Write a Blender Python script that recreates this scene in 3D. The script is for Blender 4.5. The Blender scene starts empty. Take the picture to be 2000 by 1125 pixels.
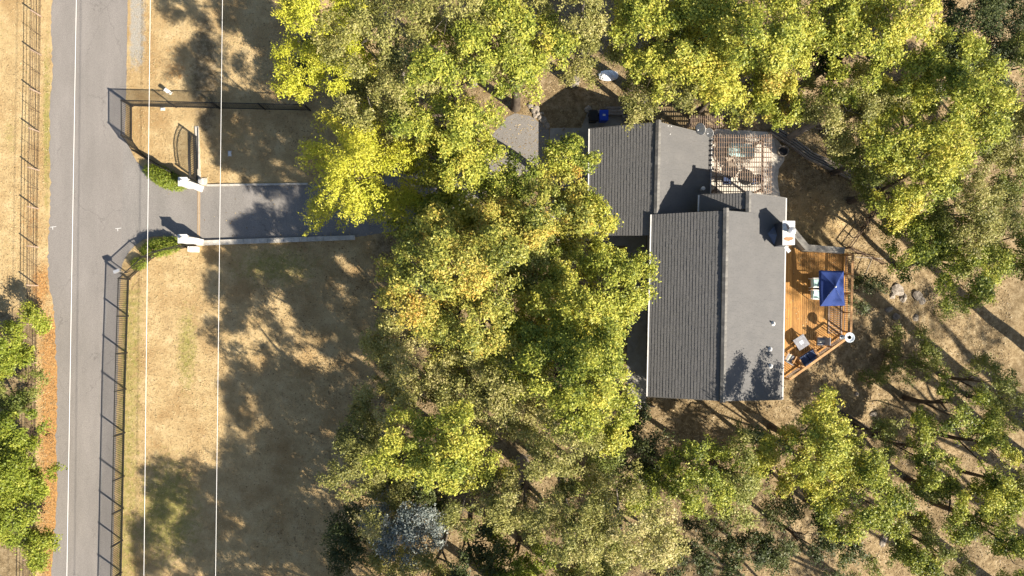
import bpy, math, random
import numpy as np
from mathutils import Vector, Matrix

# ------------------------------------------------------------------ camera, sky, sun, exposure
SC = bpy.context.scene
COL = SC.collection
H = 47.6                      # camera height above the lawn (m)
F = 1333.3                    # focal length in photo pixels (2000 wide)
CX, CY = 1000.0, 608.0        # point straight below the drone, in photo pixels

cam_d = bpy.data.cameras.new('drone_camera')
cam_d.sensor_width = 36.0
cam_d.lens = 36.0 * F / 2000.0
cam_d.shift_y = (CY - 562.5) / 2000.0
cam_d.clip_end = 3000.0
cam = bpy.data.objects.new('drone_camera', cam_d)
COL.objects.link(cam)
cam.location = (0, 0, H)
SC.camera = cam

EL = math.radians(33.5)
AZX, AZY = 0.806, -0.592       # horizontal direction towards the sun
SUN = Vector((math.cos(EL) * AZX, math.cos(EL) * AZY, math.sin(EL)))
world = bpy.data.worlds.new('World')
SC.world = world
world.use_nodes = True
wn = world.node_tree.nodes
wl = world.node_tree.links
sky = wn.new('ShaderNodeTexSky')
sky.sky_type = 'NISHITA'
sky.sun_disc = False
sky.sun_elevation = EL
sky.sun_rotation = math.atan2(AZX, AZY)
wl.new(sky.outputs[0], wn['Background'].inputs[0])
wn['Background'].inputs[1].default_value = 0.062
sd = bpy.data.lights.new('sun', 'SUN')
sd.energy = 5.0
sd.angle = math.radians(0.5)
sd.color = (1.0, 0.91, 0.77)
so = bpy.data.objects.new('sun', sd)
COL.objects.link(so)
so.location = (60, -45, 60)
so.rotation_euler = SUN.to_track_quat('Z', 'Y').to_euler()
SC.view_settings.view_transform = 'Standard'
SC.view_settings.look = 'None'
SC.view_settings.gamma = 1.0
SC.view_settings.exposure = 1.32
SC.cycles.max_bounces = 6
SC.cycles.transparent_max_bounces = 4

R = math.radians
rng = random.Random(7)

# ------------------------------------------------------------------ places
def sstep(a, b, x):
    t = np.clip((np.asarray(x, float) - a) / (b - a), 0, 1)
    return t * t * (3 - 2 * t)

def ground_z(x, y):
    """level at the road and lawn, falling away east of the house"""
    x = np.asarray(x, float); y = np.asarray(y, float)
    s = sstep(15.5, 40, x - 0.12 * y)
    z = -4.6 * s
    z = z + s * (0.35 * np.sin(x * .55 + y * .3) + 0.2 * np.sin(x * 1.3 - y * .9 + 1)) * .5
    return z

def P(px, py, z=0.0):
    k = (H - z) / F
    return Vector(((px - CX) * k, (CY - py) * k, z))

def G(px, py, dz=0.0):
    z = 0.0
    for _ in range(6):
        p = P(px, py, z)
        z = float(ground_z(p.x, p.y))
    return P(px, py, z) + Vector((0, 0, dz))

# ------------------------------------------------------------------ mesh helpers
class MB:
    def __init__(self):
        self.v = []; self.f = []
    def add(self, vs, fs):
        n = len(self.v)
        self.v += [tuple(v) for v in vs]
        self.f += [tuple(i + n for i in f) for f in fs]
        return self
    def box(self, c, s, rz=0.0, top=1.0):
        x, y, z = s[0] / 2, s[1] / 2, s[2] / 2
        ca, sa = math.cos(rz), math.sin(rz)
        vs = []
        for dz in (-z, z):
            t = top if dz > 0 else 1.0
            for dx, dy in ((-x, -y), (x, -y), (x, y), (-x, y)):
                dx *= t; dy *= t
                vs.append((c[0] + dx * ca - dy * sa, c[1] + dx * sa + dy * ca, c[2] + dz))
        return self.add(vs, [(3, 2, 1, 0), (4, 5, 6, 7), (0, 1, 5, 4), (1, 2, 6, 5), (2, 3, 7, 6), (3, 0, 4, 7)])
    def bar(self, a, b, w, h, up=Vector((0, 0, 1))):
        a = Vector(a); b = Vector(b)
        d = (b - a)
        if d.length < 1e-6: return self
        d.normalize()
        s = d.cross(up)
        if s.length < 1e-4: s = Vector((1, 0, 0))
        s.normalize()
        u = s.cross(d).normalized()
        s = s * (w / 2); u = u * (h / 2)
        vs = [a - s - u, a + s - u, a + s + u, a - s + u, b - s - u, b + s - u, b + s + u, b - s + u]
        return self.add(vs, [(0, 1, 2, 3), (7, 6, 5, 4), (0, 4, 5, 1), (1, 5, 6, 2), (2, 6, 7, 3), (3, 7, 4, 0)])
    def tube(self, pts, rad, n=6, cap=True):
        pts = [Vector(p) for p in pts]
        if not isinstance(rad, (list, tuple)): rad = [rad] * len(pts)
        vs = []; fs = []
        for i, p in enumerate(pts):
            d = (pts[min(i + 1, len(pts) - 1)] - pts[max(i - 1, 0)]).normalized()
            a = Vector((1, 0, 0)) if abs(d.x) < .9 else Vector((0, 1, 0))
            s = d.cross(a).normalized(); u = s.cross(d)
            for k in range(n):
                t = 2 * math.pi * k / n
                vs.append(p + (s * math.cos(t) + u * math.sin(t)) * rad[i])
        for i in range(len(pts) - 1):
            for k in range(n):
                fs.append((i * n + k, i * n + (k + 1) % n, (i + 1) * n + (k + 1) % n, (i + 1) * n + k))
        if cap:
            fs.append(tuple(range(n))); fs.append(tuple((len(pts) - 1) * n + k for k in reversed(range(n))))
        return self.add(vs, fs)
    def lathe(self, c, prof, n=20):
        vs = []; fs = []
        for r, z in prof:
            for k in range(n):
                t = 2 * math.pi * k / n
                vs.append((c[0] + r * math.cos(t), c[1] + r * math.sin(t), c[2] + z))
        m = len(prof)
        for i in range(m - 1):
            for k in range(n):
                fs.append((i * n + k, i * n + (k + 1) % n, (i + 1) * n + (k + 1) % n, (i + 1) * n + k))
        fs.append(tuple(reversed(range(n))))
        fs.append(tuple((m - 1) * n + k for k in range(n)))
        return self.add(vs, fs)
    def prism(self, poly, z0, z1):
        n = len(poly)
        vs = [(p[0], p[1], z0) for p in poly] + [(p[0], p[1], z1) for p in poly]
        fs = [tuple(reversed(range(n))), tuple(range(n, 2 * n))]
        fs += [(i, (i + 1) % n, n + (i + 1) % n, n + i) for i in range(n)]
        return self.add(vs, fs)
    def slab(self, quad, t):
        """a thick sheet under the quad (any plane)"""
        q = [Vector(v) for v in quad]
        n = (q[1] - q[0]).cross(q[3] - q[0]).normalized()
        if n.z < 0: n = -n
        vs = q + [v - n * t for v in q]
        return self.add(vs, [(0, 1, 2, 3), (7, 6, 5, 4), (0, 4, 5, 1), (1, 5, 6, 2), (2, 6, 7, 3), (3, 7, 4, 0)])

ORG = {}
def tag(o, label=None, cat=None, group=None, kind=None):
    if label: o['label'] = label
    if cat: o['category'] = cat
    if group: o['group'] = group
    if kind: o['kind'] = kind
    return o

def thing(name, label, cat, loc, group=None):
    o = bpy.data.objects.new(name, None)
    o.empty_display_size = .3
    COL.objects.link(o)
    o.location = loc
    ORG[o.name] = Vector(loc)
    return tag(o, label, cat, group)

def fix_normals(me):
    import bmesh
    bm = bmesh.new(); bm.from_mesh(me)
    bmesh.ops.recalc_face_normals(bm, faces=bm.faces)
    bm.to_mesh(me); bm.free()

def obj(name, mb, mat, parent=None, smooth=False, loc=None, recalc=True):
    org = ORG[parent.name] if parent else Vector(loc if loc is not None else (0, 0, 0))
    me = bpy.data.meshes.new(name)
    me.from_pydata([(v[0] - org.x, v[1] - org.y, v[2] - org.z) for v in mb.v], [], mb.f)
    if recalc: fix_normals(me)
    if mat: me.materials.append(mat)
    if smooth: me.polygons.foreach_set('use_smooth', [True] * len(me.polygons))
    o = bpy.data.objects.new(name, me)
    COL.objects.link(o)
    if parent: o.parent = parent
    else: o.location = org
    ORG[o.name] = org
    return o

def mesh_of(name, mb, mat):
    me = bpy.data.meshes.new(name)
    me.from_pydata(mb.v, [], mb.f)
    fix_normals(me)
    me.materials.append(mat)
    return me

def inst(name, me, parent, loc, rz=0.0, scale=(1, 1, 1), rot=None):
    o = bpy.data.objects.new(name, me)
    COL.objects.link(o)
    o.parent = parent
    o.location = Vector(loc) - ORG[parent.name]
    o.rotation_euler = rot if rot else (0, 0, rz)
    o.scale = scale
    ORG[o.name] = Vector(loc)
    return o

# ------------------------------------------------------------------ materials
MATS = {}
def new_mat(name):
    m = bpy.data.materials.new(name); m.use_nodes = True
    MATS[name] = m
    nt = m.node_tree
    return m, nt.nodes, nt.links, nt.nodes['Principled BSDF']

def mix(nt, fac, a, b, mode='MIX'):
    n = nt.nodes.new('ShaderNodeMix'); n.data_type = 'RGBA'; n.blend_type = mode
    for sock, val in ((n.inputs[0], fac), (n.inputs[6], a), (n.inputs[7], b)):
        if isinstance(val, (int, float)): sock.default_value = val
        elif isinstance(val, tuple): sock.default_value = (*val[:3], 1)
        else: nt.links.new(val, sock)
    return n.outputs[2]

def noise(nt, scale, detail=4, rough=.6, stretch=None, coord=None):
    tc = nt.nodes.new('ShaderNodeTexCoord')
    mp = nt.nodes.new('ShaderNodeMapping')
    if stretch: mp.inputs['Scale'].default_value = stretch
    nt.links.new(tc.outputs[coord or 'Object'], mp.inputs[0])
    n = nt.nodes.new('ShaderNodeTexNoise')
    n.inputs['Scale'].default_value = scale; n.inputs['Detail'].default_value = detail
    n.inputs['Roughness'].default_value = rough
    nt.links.new(mp.outputs[0], n.inputs['Vector'])
    return n.outputs[0]

def ramp(nt, src, stops):
    r = nt.nodes.new('ShaderNodeValToRGB')
    e = r.color_ramp.elements
    while len(e) > 1: e.remove(e[-1])
    e[0].position = stops[0][0]; e[0].color = (*stops[0][1], 1)
    for p, c in stops[1:]:
        x = e.new(p); x.color = (*c, 1)
    nt.links.new(src, r.inputs[0])
    return r.outputs[0]

def g(v): return (v, v, v)

def surf(name, c1, c2, scale=3, rough=.8, bump=.2, bscale=40, fine=.25, stretch=None, metal=0.0, spec=.3, rand=0.0):
    m, n, l, b = new_mat(name); nt = m.node_tree
    col = ramp(nt, noise(nt, scale, 5, .65, stretch), [(.35, c1), (.68, c2)])
    if fine:
        f = ramp(nt, noise(nt, bscale, 3, .7, stretch), [(.3, g(1 - fine)), (.7, g(1 + fine * .6))])
        col = mix(nt, 1.0, col, f, 'MULTIPLY')
    if rand:
        oi = n.new('ShaderNodeObjectInfo')
        rr = ramp(nt, oi.outputs['Random'], [(0, g(1 - rand)), (1, g(1 + rand))])
        col = mix(nt, 1.0, col, rr, 'MULTIPLY')
    l.new(col, b.inputs['Base Color'])
    b.inputs['Roughness'].default_value = rough
    b.inputs['Metallic'].default_value = metal
    b.inputs['Specular IOR Level'].default_value = spec
    if bump:
        bp = n.new('ShaderNodeBump'); bp.inputs['Strength'].default_value = bump; bp.inputs['Distance'].default_value = .03
        l.new(noise(nt, bscale, 4, .7, stretch), bp.inputs['Height']); l.new(bp.outputs[0], b.inputs['Normal'])
    return m

M_iron = surf('black_iron', (.010, .010, .011), (.02, .019, .018), 6, .55, 0, fine=0, spec=.4)
M_rust = surf('rusty_wire', (.05, .03, .02), (.10, .06, .04), 9, .8, 0, fine=.2)
M_conc = surf('pale_concrete', (.36, .33, .28), (.56, .52, .46), 2.2, .9, .25, 35, .25)
M_patio = surf('cream_patio', (.52, .47, .40), (.66, .61, .53), 3, .9, .2, 40, .12)
M_conc2 = surf('grey_concrete', (.26, .24, .21), (.36, .34, .30), 2, .9, .2, 50, .2)
M_white = surf('white_paint', (.56, .55, .53), (.72, .71, .69), 3, .6, .05, 30, .12)
M_stucco = surf('white_stucco', (.50, .47, .43), (.68, .65, .61), 3.5, .9, .3, 50, .15)
M_wall = surf('house_siding', (.30, .27, .23), (.36, .33, .29), 1, .8, .1, 20, .1, stretch=(1, 1, 8))
M_shingle = surf('charcoal_shingle', (.136, .133, .131), (.157, .152, .148), 1.3, .95, .5, 55, .22, spec=.2)
M_cap = surf('ridge_shingle', (.15, .145, .138), (.21, .20, .185), 4, .95, .5, 55, .3, rand=.18, spec=.2)
M_under = surf('roof_underlay', (.02, .02, .022), (.03, .03, .03), 3, .95, 0, fine=0)
M_deck = surf('amber_deck_wood', (.36, .17, .045), (.54, .285, .08), 1.6, .6, .25, 30, .3, stretch=(8, .8, 8), rand=.26)
M_rail = surf('rail_wood', (.36, .19, .08), (.50, .30, .14), 3, .7, .2, 30, .2, rand=.1)
M_perg = surf('pergola_wood', (.25, .175, .13), (.39, .295, .225), 3, .75, .2, 40, .2, rand=.12)
M_oldwood = surf('weathered_timber', (.19, .155, .12), (.34, .29, .235), 2.5, .9, .4, 30, .35, stretch=(2, 2, 2), rand=.15)
M_bark = surf('bark', (.055, .04, .03), (.12, .095, .07), 4, .95, .6, 25, .4, stretch=(1, 1, .3))
M_bark2 = surf('pale_bark', (.14, .12, .10), (.26, .23, .20), 4, .95, .5, 25, .35, stretch=(1, 1, .3))
M_rock = surf('boulder_rock', (.18, .15, .12), (.40, .35, .29), 3, .95, .6, 18, .3, rand=.15)
M_navy = surf('navy_canvas', (.018, .040, .16), (.025, .052, .20), 2, .85, .1, 200, .08)
M_cush = surf('navy_cushion', (.045, .065, .13), (.065, .09, .17), 4, .9, .1, 120, .1)
M_metal = surf('brushed_metal', (.55, .55, .56), (.68, .68, .68), 5, .35, 0, fine=.1, metal=.6)
M_dish = surf('dish_grey', (.62, .62, .61), (.72, .72, .71), 4, .5, 0, fine=.05)
M_blue = surf('blue_plastic', (.01, .05, .42), (.015, .065, .5), 3, .45, 0, fine=.05)
M_black = surf('black_plastic', (.012, .012, .013), (.02, .02, .02), 3, .5, 0, fine=0)
M_copper = surf('rust_stain', (.34, .17, .08), (.48, .28, .16), 7, .9, .1, 30, .2)
M_terra = surf('terracotta', (.22, .15, .11), (.32, .23, .18), 5, .9, .2, 30, .2)
M_aqua = surf('aqua_cushion', (.33, .50, .50), (.50, .64, .62), 9, .8, .1, 60, .2)
M_cream = surf('cream_cushion', (.55, .48, .36), (.68, .62, .50), 7, .9, .1, 60, .15)
M_slate = surf('slate_tile_top', (.20, .20, .22), (.32, .32, .34), 6, .5, .1, 40, .2)
M_wire = surf('aluminium_wire', (.80, .79, .77), (.86, .85, .83), 2, .5, 0, fine=0)
M_tarp = surf('white_tarp', (.74, .75, .78), (.85, .86, .88), 3, .7, .3, 8, .06)
M_chim = surf('dark_chimney_metal', (.045, .05, .062), (.07, .075, .09), 3, .6, .05, 30, .15)
M_crick = surf('blue_grey_flashing', (.10, .13, .20), (.15, .18, .26), 3, .5, .05, 30, .15)
M_glassw, _n, _l, _b = new_mat('window_glass')
_b.inputs['Base Color'].default_value = (.03, .04, .05, 1); _b.inputs['Roughness'].default_value = .05
M_frost, _n, _l, _b = new_mat('pale_glass')
_b.inputs['Base Color'].default_value = (.62, .68, .74, 1); _b.inputs['Roughness'].default_value = .12

def asphalt(name, c1, c2, streak):
    m, n, l, b = new_mat(name); nt = m.node_tree
    col = ramp(nt, noise(nt, .5, 5, .6, (1.6, .35, 1)), [(.35, c1), (.66, c2)])
    agg = ramp(nt, noise(nt, 26, 3, .8), [(.32, g(.62)), (.5, g(1)), (.68, g(1.35))])
    col = mix(nt, 1.0, col, agg, 'MULTIPLY')
    # stains
    st = ramp(nt, noise(nt, 1.1, 6, .7), [(.58, g(1)), (.74, g(streak))])
    col = mix(nt, 1.0, col, st, 'MULTIPLY')
    # hairline cracks
    tc = n.new('ShaderNodeTexCoord'); mp = n.new('ShaderNodeMapping')
    mp.inputs['Scale'].default_value = (.5, .33, 1)
    wp = n.new('ShaderNodeTexNoise'); wp.inputs['Scale'].default_value = 1.4; wp.inputs['Detail'].default_value = 5
    l.new(tc.outputs['Object'], wp.inputs['Vector'])
    ad = n.new('ShaderNodeVectorMath'); ad.operation = 'ADD'
    l.new(tc.outputs['Object'], ad.inputs[0]); l.new(wp.outputs['Color'], ad.inputs[1])
    l.new(ad.outputs[0], mp.inputs[0])
    vo = n.new('ShaderNodeTexVoronoi'); vo.feature = 'DISTANCE_TO_EDGE'; vo.inputs['Scale'].default_value = .8
    l.new(mp.outputs[0], vo.inputs['Vector'])
    cr = ramp(nt, vo.outputs['Distance'], [(.0, g(.72)), (.012, g(1))])
    msk = ramp(nt, noise(nt, .3, 2), [(.48, g(0)), (.6, g(1))])
    col = mix(nt, msk, col, mix(nt, 1.0, col, cr, 'MULTIPLY'))
    l.new(col, b.inputs['Base Color'])
    b.inputs['Roughness'].default_value = .9; b.inputs['Specular IOR Level'].default_value = .25
    bp = n.new('ShaderNodeBump'); bp.inputs['Strength'].default_value = .5; bp.inputs['Distance'].default_value = .02
    l.new(noise(nt, 40, 3, .8), bp.inputs['Height']); l.new(bp.outputs[0], b.inputs['Normal'])
    return m
M_road = asphalt('road_asphalt', (.195, .178, .162), (.235, .214, .196), .92)
M_drive = asphalt('driveway_asphalt', (.185, .172, .158), (.225, .208, .192), .88)

def ground_mat():
    m, n, l, b = new_mat('dry_ground'); nt = m.node_tree
    def attr(nm):
        a = n.new('ShaderNodeAttribute'); a.attribute_name = nm; return a.outputs['Fac']
    tan = ramp(nt, noise(nt, .9, 6, .7), [(.3, (.34, .24, .12)), (.5, (.46, .335, .17)), (.7, (.54, .415, .23))])
    tan = mix(nt, ramp(nt, noise(nt, .33, 4, .6), [(.47, g(0)), (.66, g(.7))]), tan, (.31, .195, .085))
    green = ramp(nt, noise(nt, 3, 5, .7), [(.3, (.20, .18, .05)), (.7, (.36, .31, .11))])
    litter = ramp(nt, noise(nt, 7, 5, .75), [(.3, (.27, .13, .045)), (.55, (.45, .25, .095)), (.75, (.56, .36, .165))])
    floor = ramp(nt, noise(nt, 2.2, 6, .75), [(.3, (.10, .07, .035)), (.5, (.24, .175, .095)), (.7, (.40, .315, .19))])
    gravel = ramp(nt, noise(nt, 14, 4, .8), [(.3, (.20, .185, .15)), (.7, (.46, .42, .36))])
    brk = noise(nt, 2.6, 6, .75)
    def masked(a):                       # break up the edge of a patch
        mm = n.new('ShaderNodeMath'); mm.operation = 'ADD'
        l.new(attr(a), mm.inputs[0]); l.new(brk, mm.inputs[1])
        return ramp(nt, mm.outputs[0], [(.72, g(0)), (.98, g(1))])
    col = mix(nt, masked('green'), tan, green)
    col = mix(nt, masked('gravel'), col, gravel)
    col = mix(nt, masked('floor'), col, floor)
    col = mix(nt, masked('litter'), col, litter)
    fine = ramp(nt, noise(nt, 17, 5, .85), [(.3, g(.6)), (.5, g(1.0)), (.7, g(1.3))])
    col = mix(nt, 1.0, col, fine, 'MULTIPLY')
    l.new(col, b.inputs['Base Color']); b.inputs['Roughness'].default_value = 1; b.inputs['Specular IOR Level'].default_value = .1
    bp = n.new('ShaderNodeBump'); bp.inputs['Strength'].default_value = .7; bp.inputs['Distance'].default_value = .08
    l.new(noise(nt, 11, 6, .8), bp.inputs['Height']); l.new(bp.outputs[0], b.inputs['Normal'])
    return m
M_ground = ground_mat()

def leaf_mat(name, stops, trans=.25):
    m, n, l, b = new_mat(name); nt = m.node_tree
    a = n.new('ShaderNodeAttribute'); a.attribute_name = 'tone'
    col = ramp(nt, a.outputs['Fac'], stops)
    l.new(col, b.inputs['Base Color'])
    b.inputs['Roughness'].default_value = .5; b.inputs['Specular IOR Level'].default_value = .3
    t = n.new('ShaderNodeBsdfTranslucent')
    l.new(mix(nt, 1.0, col, (1.0, 1.0, .6), 'MULTIPLY'), t.inputs[0])
    mx = n.new('ShaderNodeMixShader'); mx.inputs[0].default_value = trans
    l.new(b.outputs[0], mx.inputs[1]); l.new(t.outputs[0], mx.inputs[2])
    l.new(mx.outputs[0], n['Material Output'].inputs[0])
    return m
LEAF = {
 'Y': leaf_mat('yellow_green_leaf', [(0, (.05, .08, .012)), (.25, (.17, .21, .028)), (.5, (.36, .385, .06)), (.8, (.52, .485, .08)), (1, (.56, .45, .08))]),
 'A': leaf_mat('autumn_leaf', [(0, (.06, .085, .018)), (.25, (.19, .215, .038)), (.55, (.41, .40, .08)), (.85, (.54, .43, .09)), (1, (.54, .32, .07))]),
 'L': leaf_mat('lime_leaf', [(0, (.10, .14, .012)), (.3, (.30, .34, .025)), (.6, (.50, .50, .05)), (1, (.60, .54, .08))]),
 'O': leaf_mat('olive_leaf', [(0, (.07, .08, .022)), (.35, (.21, .215, .055)), (.7, (.38, .355, .11)), (1, (.52, .45, .21))], .28),
 'G': leaf_mat('green_leaf', [(0, (.05, .075, .015)), (.4, (.14, .175, .035)), (.7, (.27, .285, .07)), (1, (.40, .38, .13))], .3),
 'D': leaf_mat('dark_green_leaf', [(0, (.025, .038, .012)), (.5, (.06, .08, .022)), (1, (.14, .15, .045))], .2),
 'B': leaf_mat('silver_leaf', [(0, (.08, .10, .09)), (.5, (.17, .20, .19)), (1, (.34, .36, .32))], .15),
 'V': leaf_mat('vivid_green_leaf', [(0, (.06, .09, .012)), (.5, (.20, .25, .028)), (1, (.40, .40, .06))]),
}
M_grassblade = leaf_mat('dry_grass_blade', [(0, (.22, .15, .07)), (.35, (.38, .28, .14)), (.7, (.52, .41, .23)), (1, (.27, .25, .08))], .15)
M_fallen = leaf_mat('fallen_leaf', [(0, (.08, .05, .025)), (.4, (.22, .145, .07)), (.7, (.38, .29, .15)), (1, (.55, .43, .24))], .1)

# ------------------------------------------------------------------ ground, road, driveway
ROAD_L = [(101, -600), (101, 0), (100, 60), (103, 150), (97, 195), (97, 300), (98, 390), (94, 470), (95, 560), (103, 590), (108, 650), (112, 750), (109, 860), (112, 950), (106, 1040), (100, 1125), (92, 1800)]
ROAD_R = [(252, -600), (249, 0), (247, 160), (244, 270), (238, 515), (233, 600), (228, 800), (220, 1125), (206, 1800)]
DRIVE = [(242, 258), (247, 276), (256, 296), (268, 316), (284, 333), (305, 348), (330, 359), (356, 367), (392, 364), (500, 362), (600, 361), (700, 345), (790, 318), (900, 300), (975, 250), (990, 228), (1005, 222), (1035, 226), (1056, 240), (1072, 252), (1073, 335), (1000, 345), (960, 365), (900, 425), (780, 450), (690, 464), (500, 473), (385, 476), (345, 470), (318, 462), (300, 461), (280, 468), (262, 481), (248, 498), (236, 520)]

def interp_x(line, y):
    return np.interp(y, [p[1] for p in line], [p[0] for p in line])

def in_poly(x, y, poly):
    x = np.asarray(x, float); y = np.asarray(y, float)
    c = np.zeros(x.shape, bool)
    n = len(poly)
    for i in range(n):
        x1, y1 = poly[i]; x2, y2 = poly[(i + 1) % n]
        cond = ((y1 > y) != (y2 > y))
        with np.errstate(divide='ignore', invalid='ignore'):
            xi = (x2 - x1) * (y - y1) / (y2 - y1 + 1e-12) + x1
        c ^= cond & (x < xi)
    return c

def blob(px, py, cx, cy, rx, ry):
    d = np.sqrt(((px - cx) / rx) ** 2 + ((py - cy) / ry) ** 2)
    return np.clip(1.25 - d, 0, 1)

def to_px(x, y):
    z = ground_z(x, y)
    return CX + x * F / (H - z), CY - y * F / (H - z)

def attrs(px, py):
    """what covers the ground at a photo pixel"""
    px = np.asarray(px, float); py = np.asarray(py, float)
    rl = interp_x(ROAD_L, py); rr = interp_x(ROAD_R, py)
    litter = sstep(540, 660, py) * sstep(50, 100, px) * .58 * (px < rl + 8) * 1.0
    litter = np.maximum(litter, blob(px, py, 350, 90, 60, 60) * .22)
    litter = np.maximum(litter, blob(px, py, 345, 140, 40, 34) * .36)
    litter = np.maximum(litter, blob(px, py, 570, 165, 70, 50) * .5)
    litter = np.maximum(litter, blob(px, py, 80, 560, 25, 60) * .6)
    litter = np.maximum(litter, blob(px, py, 60, 420, 40, 120) * .3)
    gravel = sstep(0, 4, px - rr) * (1 - sstep(28, 44, px - rr)) * (1 - sstep(100, 175, py)) * .5
    green = sstep(0, 6, px - rr) * (1 - sstep(28, 70, px - rr)) * sstep(480, 600, py) * .40
    green = np.maximum(green, blob(px, py, 325, 1000, 90, 150) * .5)
    green = np.maximum(green, blob(px, py, 365, 680, 30, 120) * .46)
    green = np.maximum(green, blob(px, py, 540, 520, 130, 60) * .42)
    green = np.maximum(green, blob(px, py, 92, 250, 12, 260) * .5)
    green = np.maximum(green, blob(px, py, 20, 260, 22, 60) * .3)
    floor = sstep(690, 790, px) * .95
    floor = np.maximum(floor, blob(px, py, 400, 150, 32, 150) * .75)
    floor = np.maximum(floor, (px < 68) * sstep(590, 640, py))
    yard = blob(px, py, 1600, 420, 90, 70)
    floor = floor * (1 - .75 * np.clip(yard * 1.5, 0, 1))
    return dict(litter=litter, gravel=gravel, green=green, floor=floor)

def nonuni(lo, hi, step, far):
    a = list(np.arange(lo, hi + 1e-6, step))
    s = step; x = hi; out = []
    while x < far:
        s *= 1.6; x += s; out.append(x)
    s = step; x = lo; pre = []
    while x > -far:
        s *= 1.6; x -= s; pre.append(x)
    return np.array(pre[::-1] + a + out)

def build_ground():
    xs = nonuni(-40, 46, .3, 900); ys = nonuni(-30, 30, .3, 900)
    X, Y = np.meshgrid(xs, ys)
    Z = ground_z(X, Y)
    far = np.maximum(np.abs(X) - 60, np.abs(Y) - 60).clip(0)
    nx, ny = len(xs), len(ys)
    co = np.stack([X, Y, Z], -1).reshape(-1, 3)
    i = np.arange(nx * ny).reshape(ny, nx)
    q = np.stack([i[:-1, :-1], i[:-1, 1:], i[1:, 1:], i[1:, :-1]], -1).reshape(-1, 4)
    me = bpy.data.meshes.new('ground')
    me.vertices.add(len(co)); me.vertices.foreach_set('co', co.ravel())
    me.loops.add(len(q) * 4); me.loops.foreach_set('vertex_index', q.ravel())
    me.polygons.add(len(q)); me.polygons.foreach_set('loop_start', np.arange(len(q)) * 4)
    me.update(calc_edges=True)
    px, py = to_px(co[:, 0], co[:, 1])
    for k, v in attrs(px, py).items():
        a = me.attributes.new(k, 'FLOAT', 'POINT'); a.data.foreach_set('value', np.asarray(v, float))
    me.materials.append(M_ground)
    me.polygons.foreach_set('use_smooth', np.ones(len(q), bool))
    o = bpy.data.objects.new('ground', me); COL.objects.link(o)
    tag(o, 'dry tan lawn and leaf strewn woodland floor', kind='structure')
build_ground()

def jag(line, amp, seed, n=400):
    r = random.Random(seed)
    ys = np.linspace(line[0][1], line[-1][1], n)
    xs = interp_x(line, ys)
    return [(x + r.gauss(0, amp) , y) for x, y in zip(xs, ys)]

mb = MB()
L_ = jag(ROAD_L, 1.1, 1); R_ = jag(ROAD_R, .45, 2)
vs = []; fs = []
for (xl, yl), (xr, yr) in zip(L_, R_):
    vs += [P(xl, yl, .006), P(xr, yr, .006)]
for i in range(len(L_) - 1):
    fs.append((2 * i, 2 * i + 1, 2 * i + 3, 2 * i + 2))
mb.add(vs, fs)
tag(obj('road', mb, M_road), 'grey asphalt country road along the left', kind='structure')

def densify(poly, step, amp, seed):
    r = random.Random(seed); out = []
    for i in range(len(poly)):
        a = Vector(poly[i]); b = Vector(poly[(i + 1) % len(poly)])
        n = max(1, int((b - a).length / step))
        for k in range(n):
            p = a.lerp(b, k / n)
            out.append((p.x + r.gauss(0, amp), p.y + r.gauss(0, amp)))
    return out

def sheet(name, poly, z, mat, label, amp=.4, step=6, seed=3, kind='structure', thick=None):
    pts = [P(x, y, z) for x, y in densify(poly, step, amp, seed)]
    mb = MB()
    if thick: mb.prism(pts, z - thick, z)
    else: mb.add(pts, [tuple(range(len(pts)))])
    return tag(obj(name, mb, mat), label, kind=kind)
sheet('driveway', DRIVE, .011, M_drive, 'dark grey asphalt driveway from the gate to the garage', amp=.5)
sheet('garage_apron', [(1074, 250), (1135, 250), (1150, 215), (1230, 215), (1230, 262), (1160, 262), (1160, 470), (1073, 470), (1073, 335)], .016, M_conc2, 'grey concrete apron beside the garage', amp=.2)
sheet('side_walkway', [(1160, 455), (1262, 455), (1262, 800), (1225, 800), (1225, 480), (1160, 480)], .02, M_conc2, 'grey concrete walk along the west wall', amp=.2)
sheet('patio', [(1372, 250), (1508, 258), (1518, 300), (1512, 345), (1520, 392), (1372, 392)], .03, M_patio, 'pale concrete patio under the pergola', amp=.2)
sheet('garden_path', [(1510, 262), (1532, 292), (1533, 312), (1521, 330), (1519, 352), (1525, 392), (1513, 392), (1512, 345), (1518, 300)], .022, M_conc, 'curved pale concrete path beside the pergola', amp=.3)
# road paint: the two faint survey ticks
def tick(px, py, label):
    t = thing('survey_mark', label, 'road marking', P(px, py, .02))
    mb = MB(); mb.box(P(px, py, .0135), (.42, .035, .003), .12); obj('crossbar', mb, M_white, t)
    mb = MB(); mb.box(P(px - 1, py + 3.2, .0135), (.035, .16, .003), .1); obj('stem', mb, M_white, t)
tick(231, 446, 'small white T mark on road opposite the lower gate pillar')
tick(104, 443, 'small white T mark at the far left road edge')

# ------------------------------------------------------------------ house
def lerp(a, b, t): return a + (b - a) * t

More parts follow.
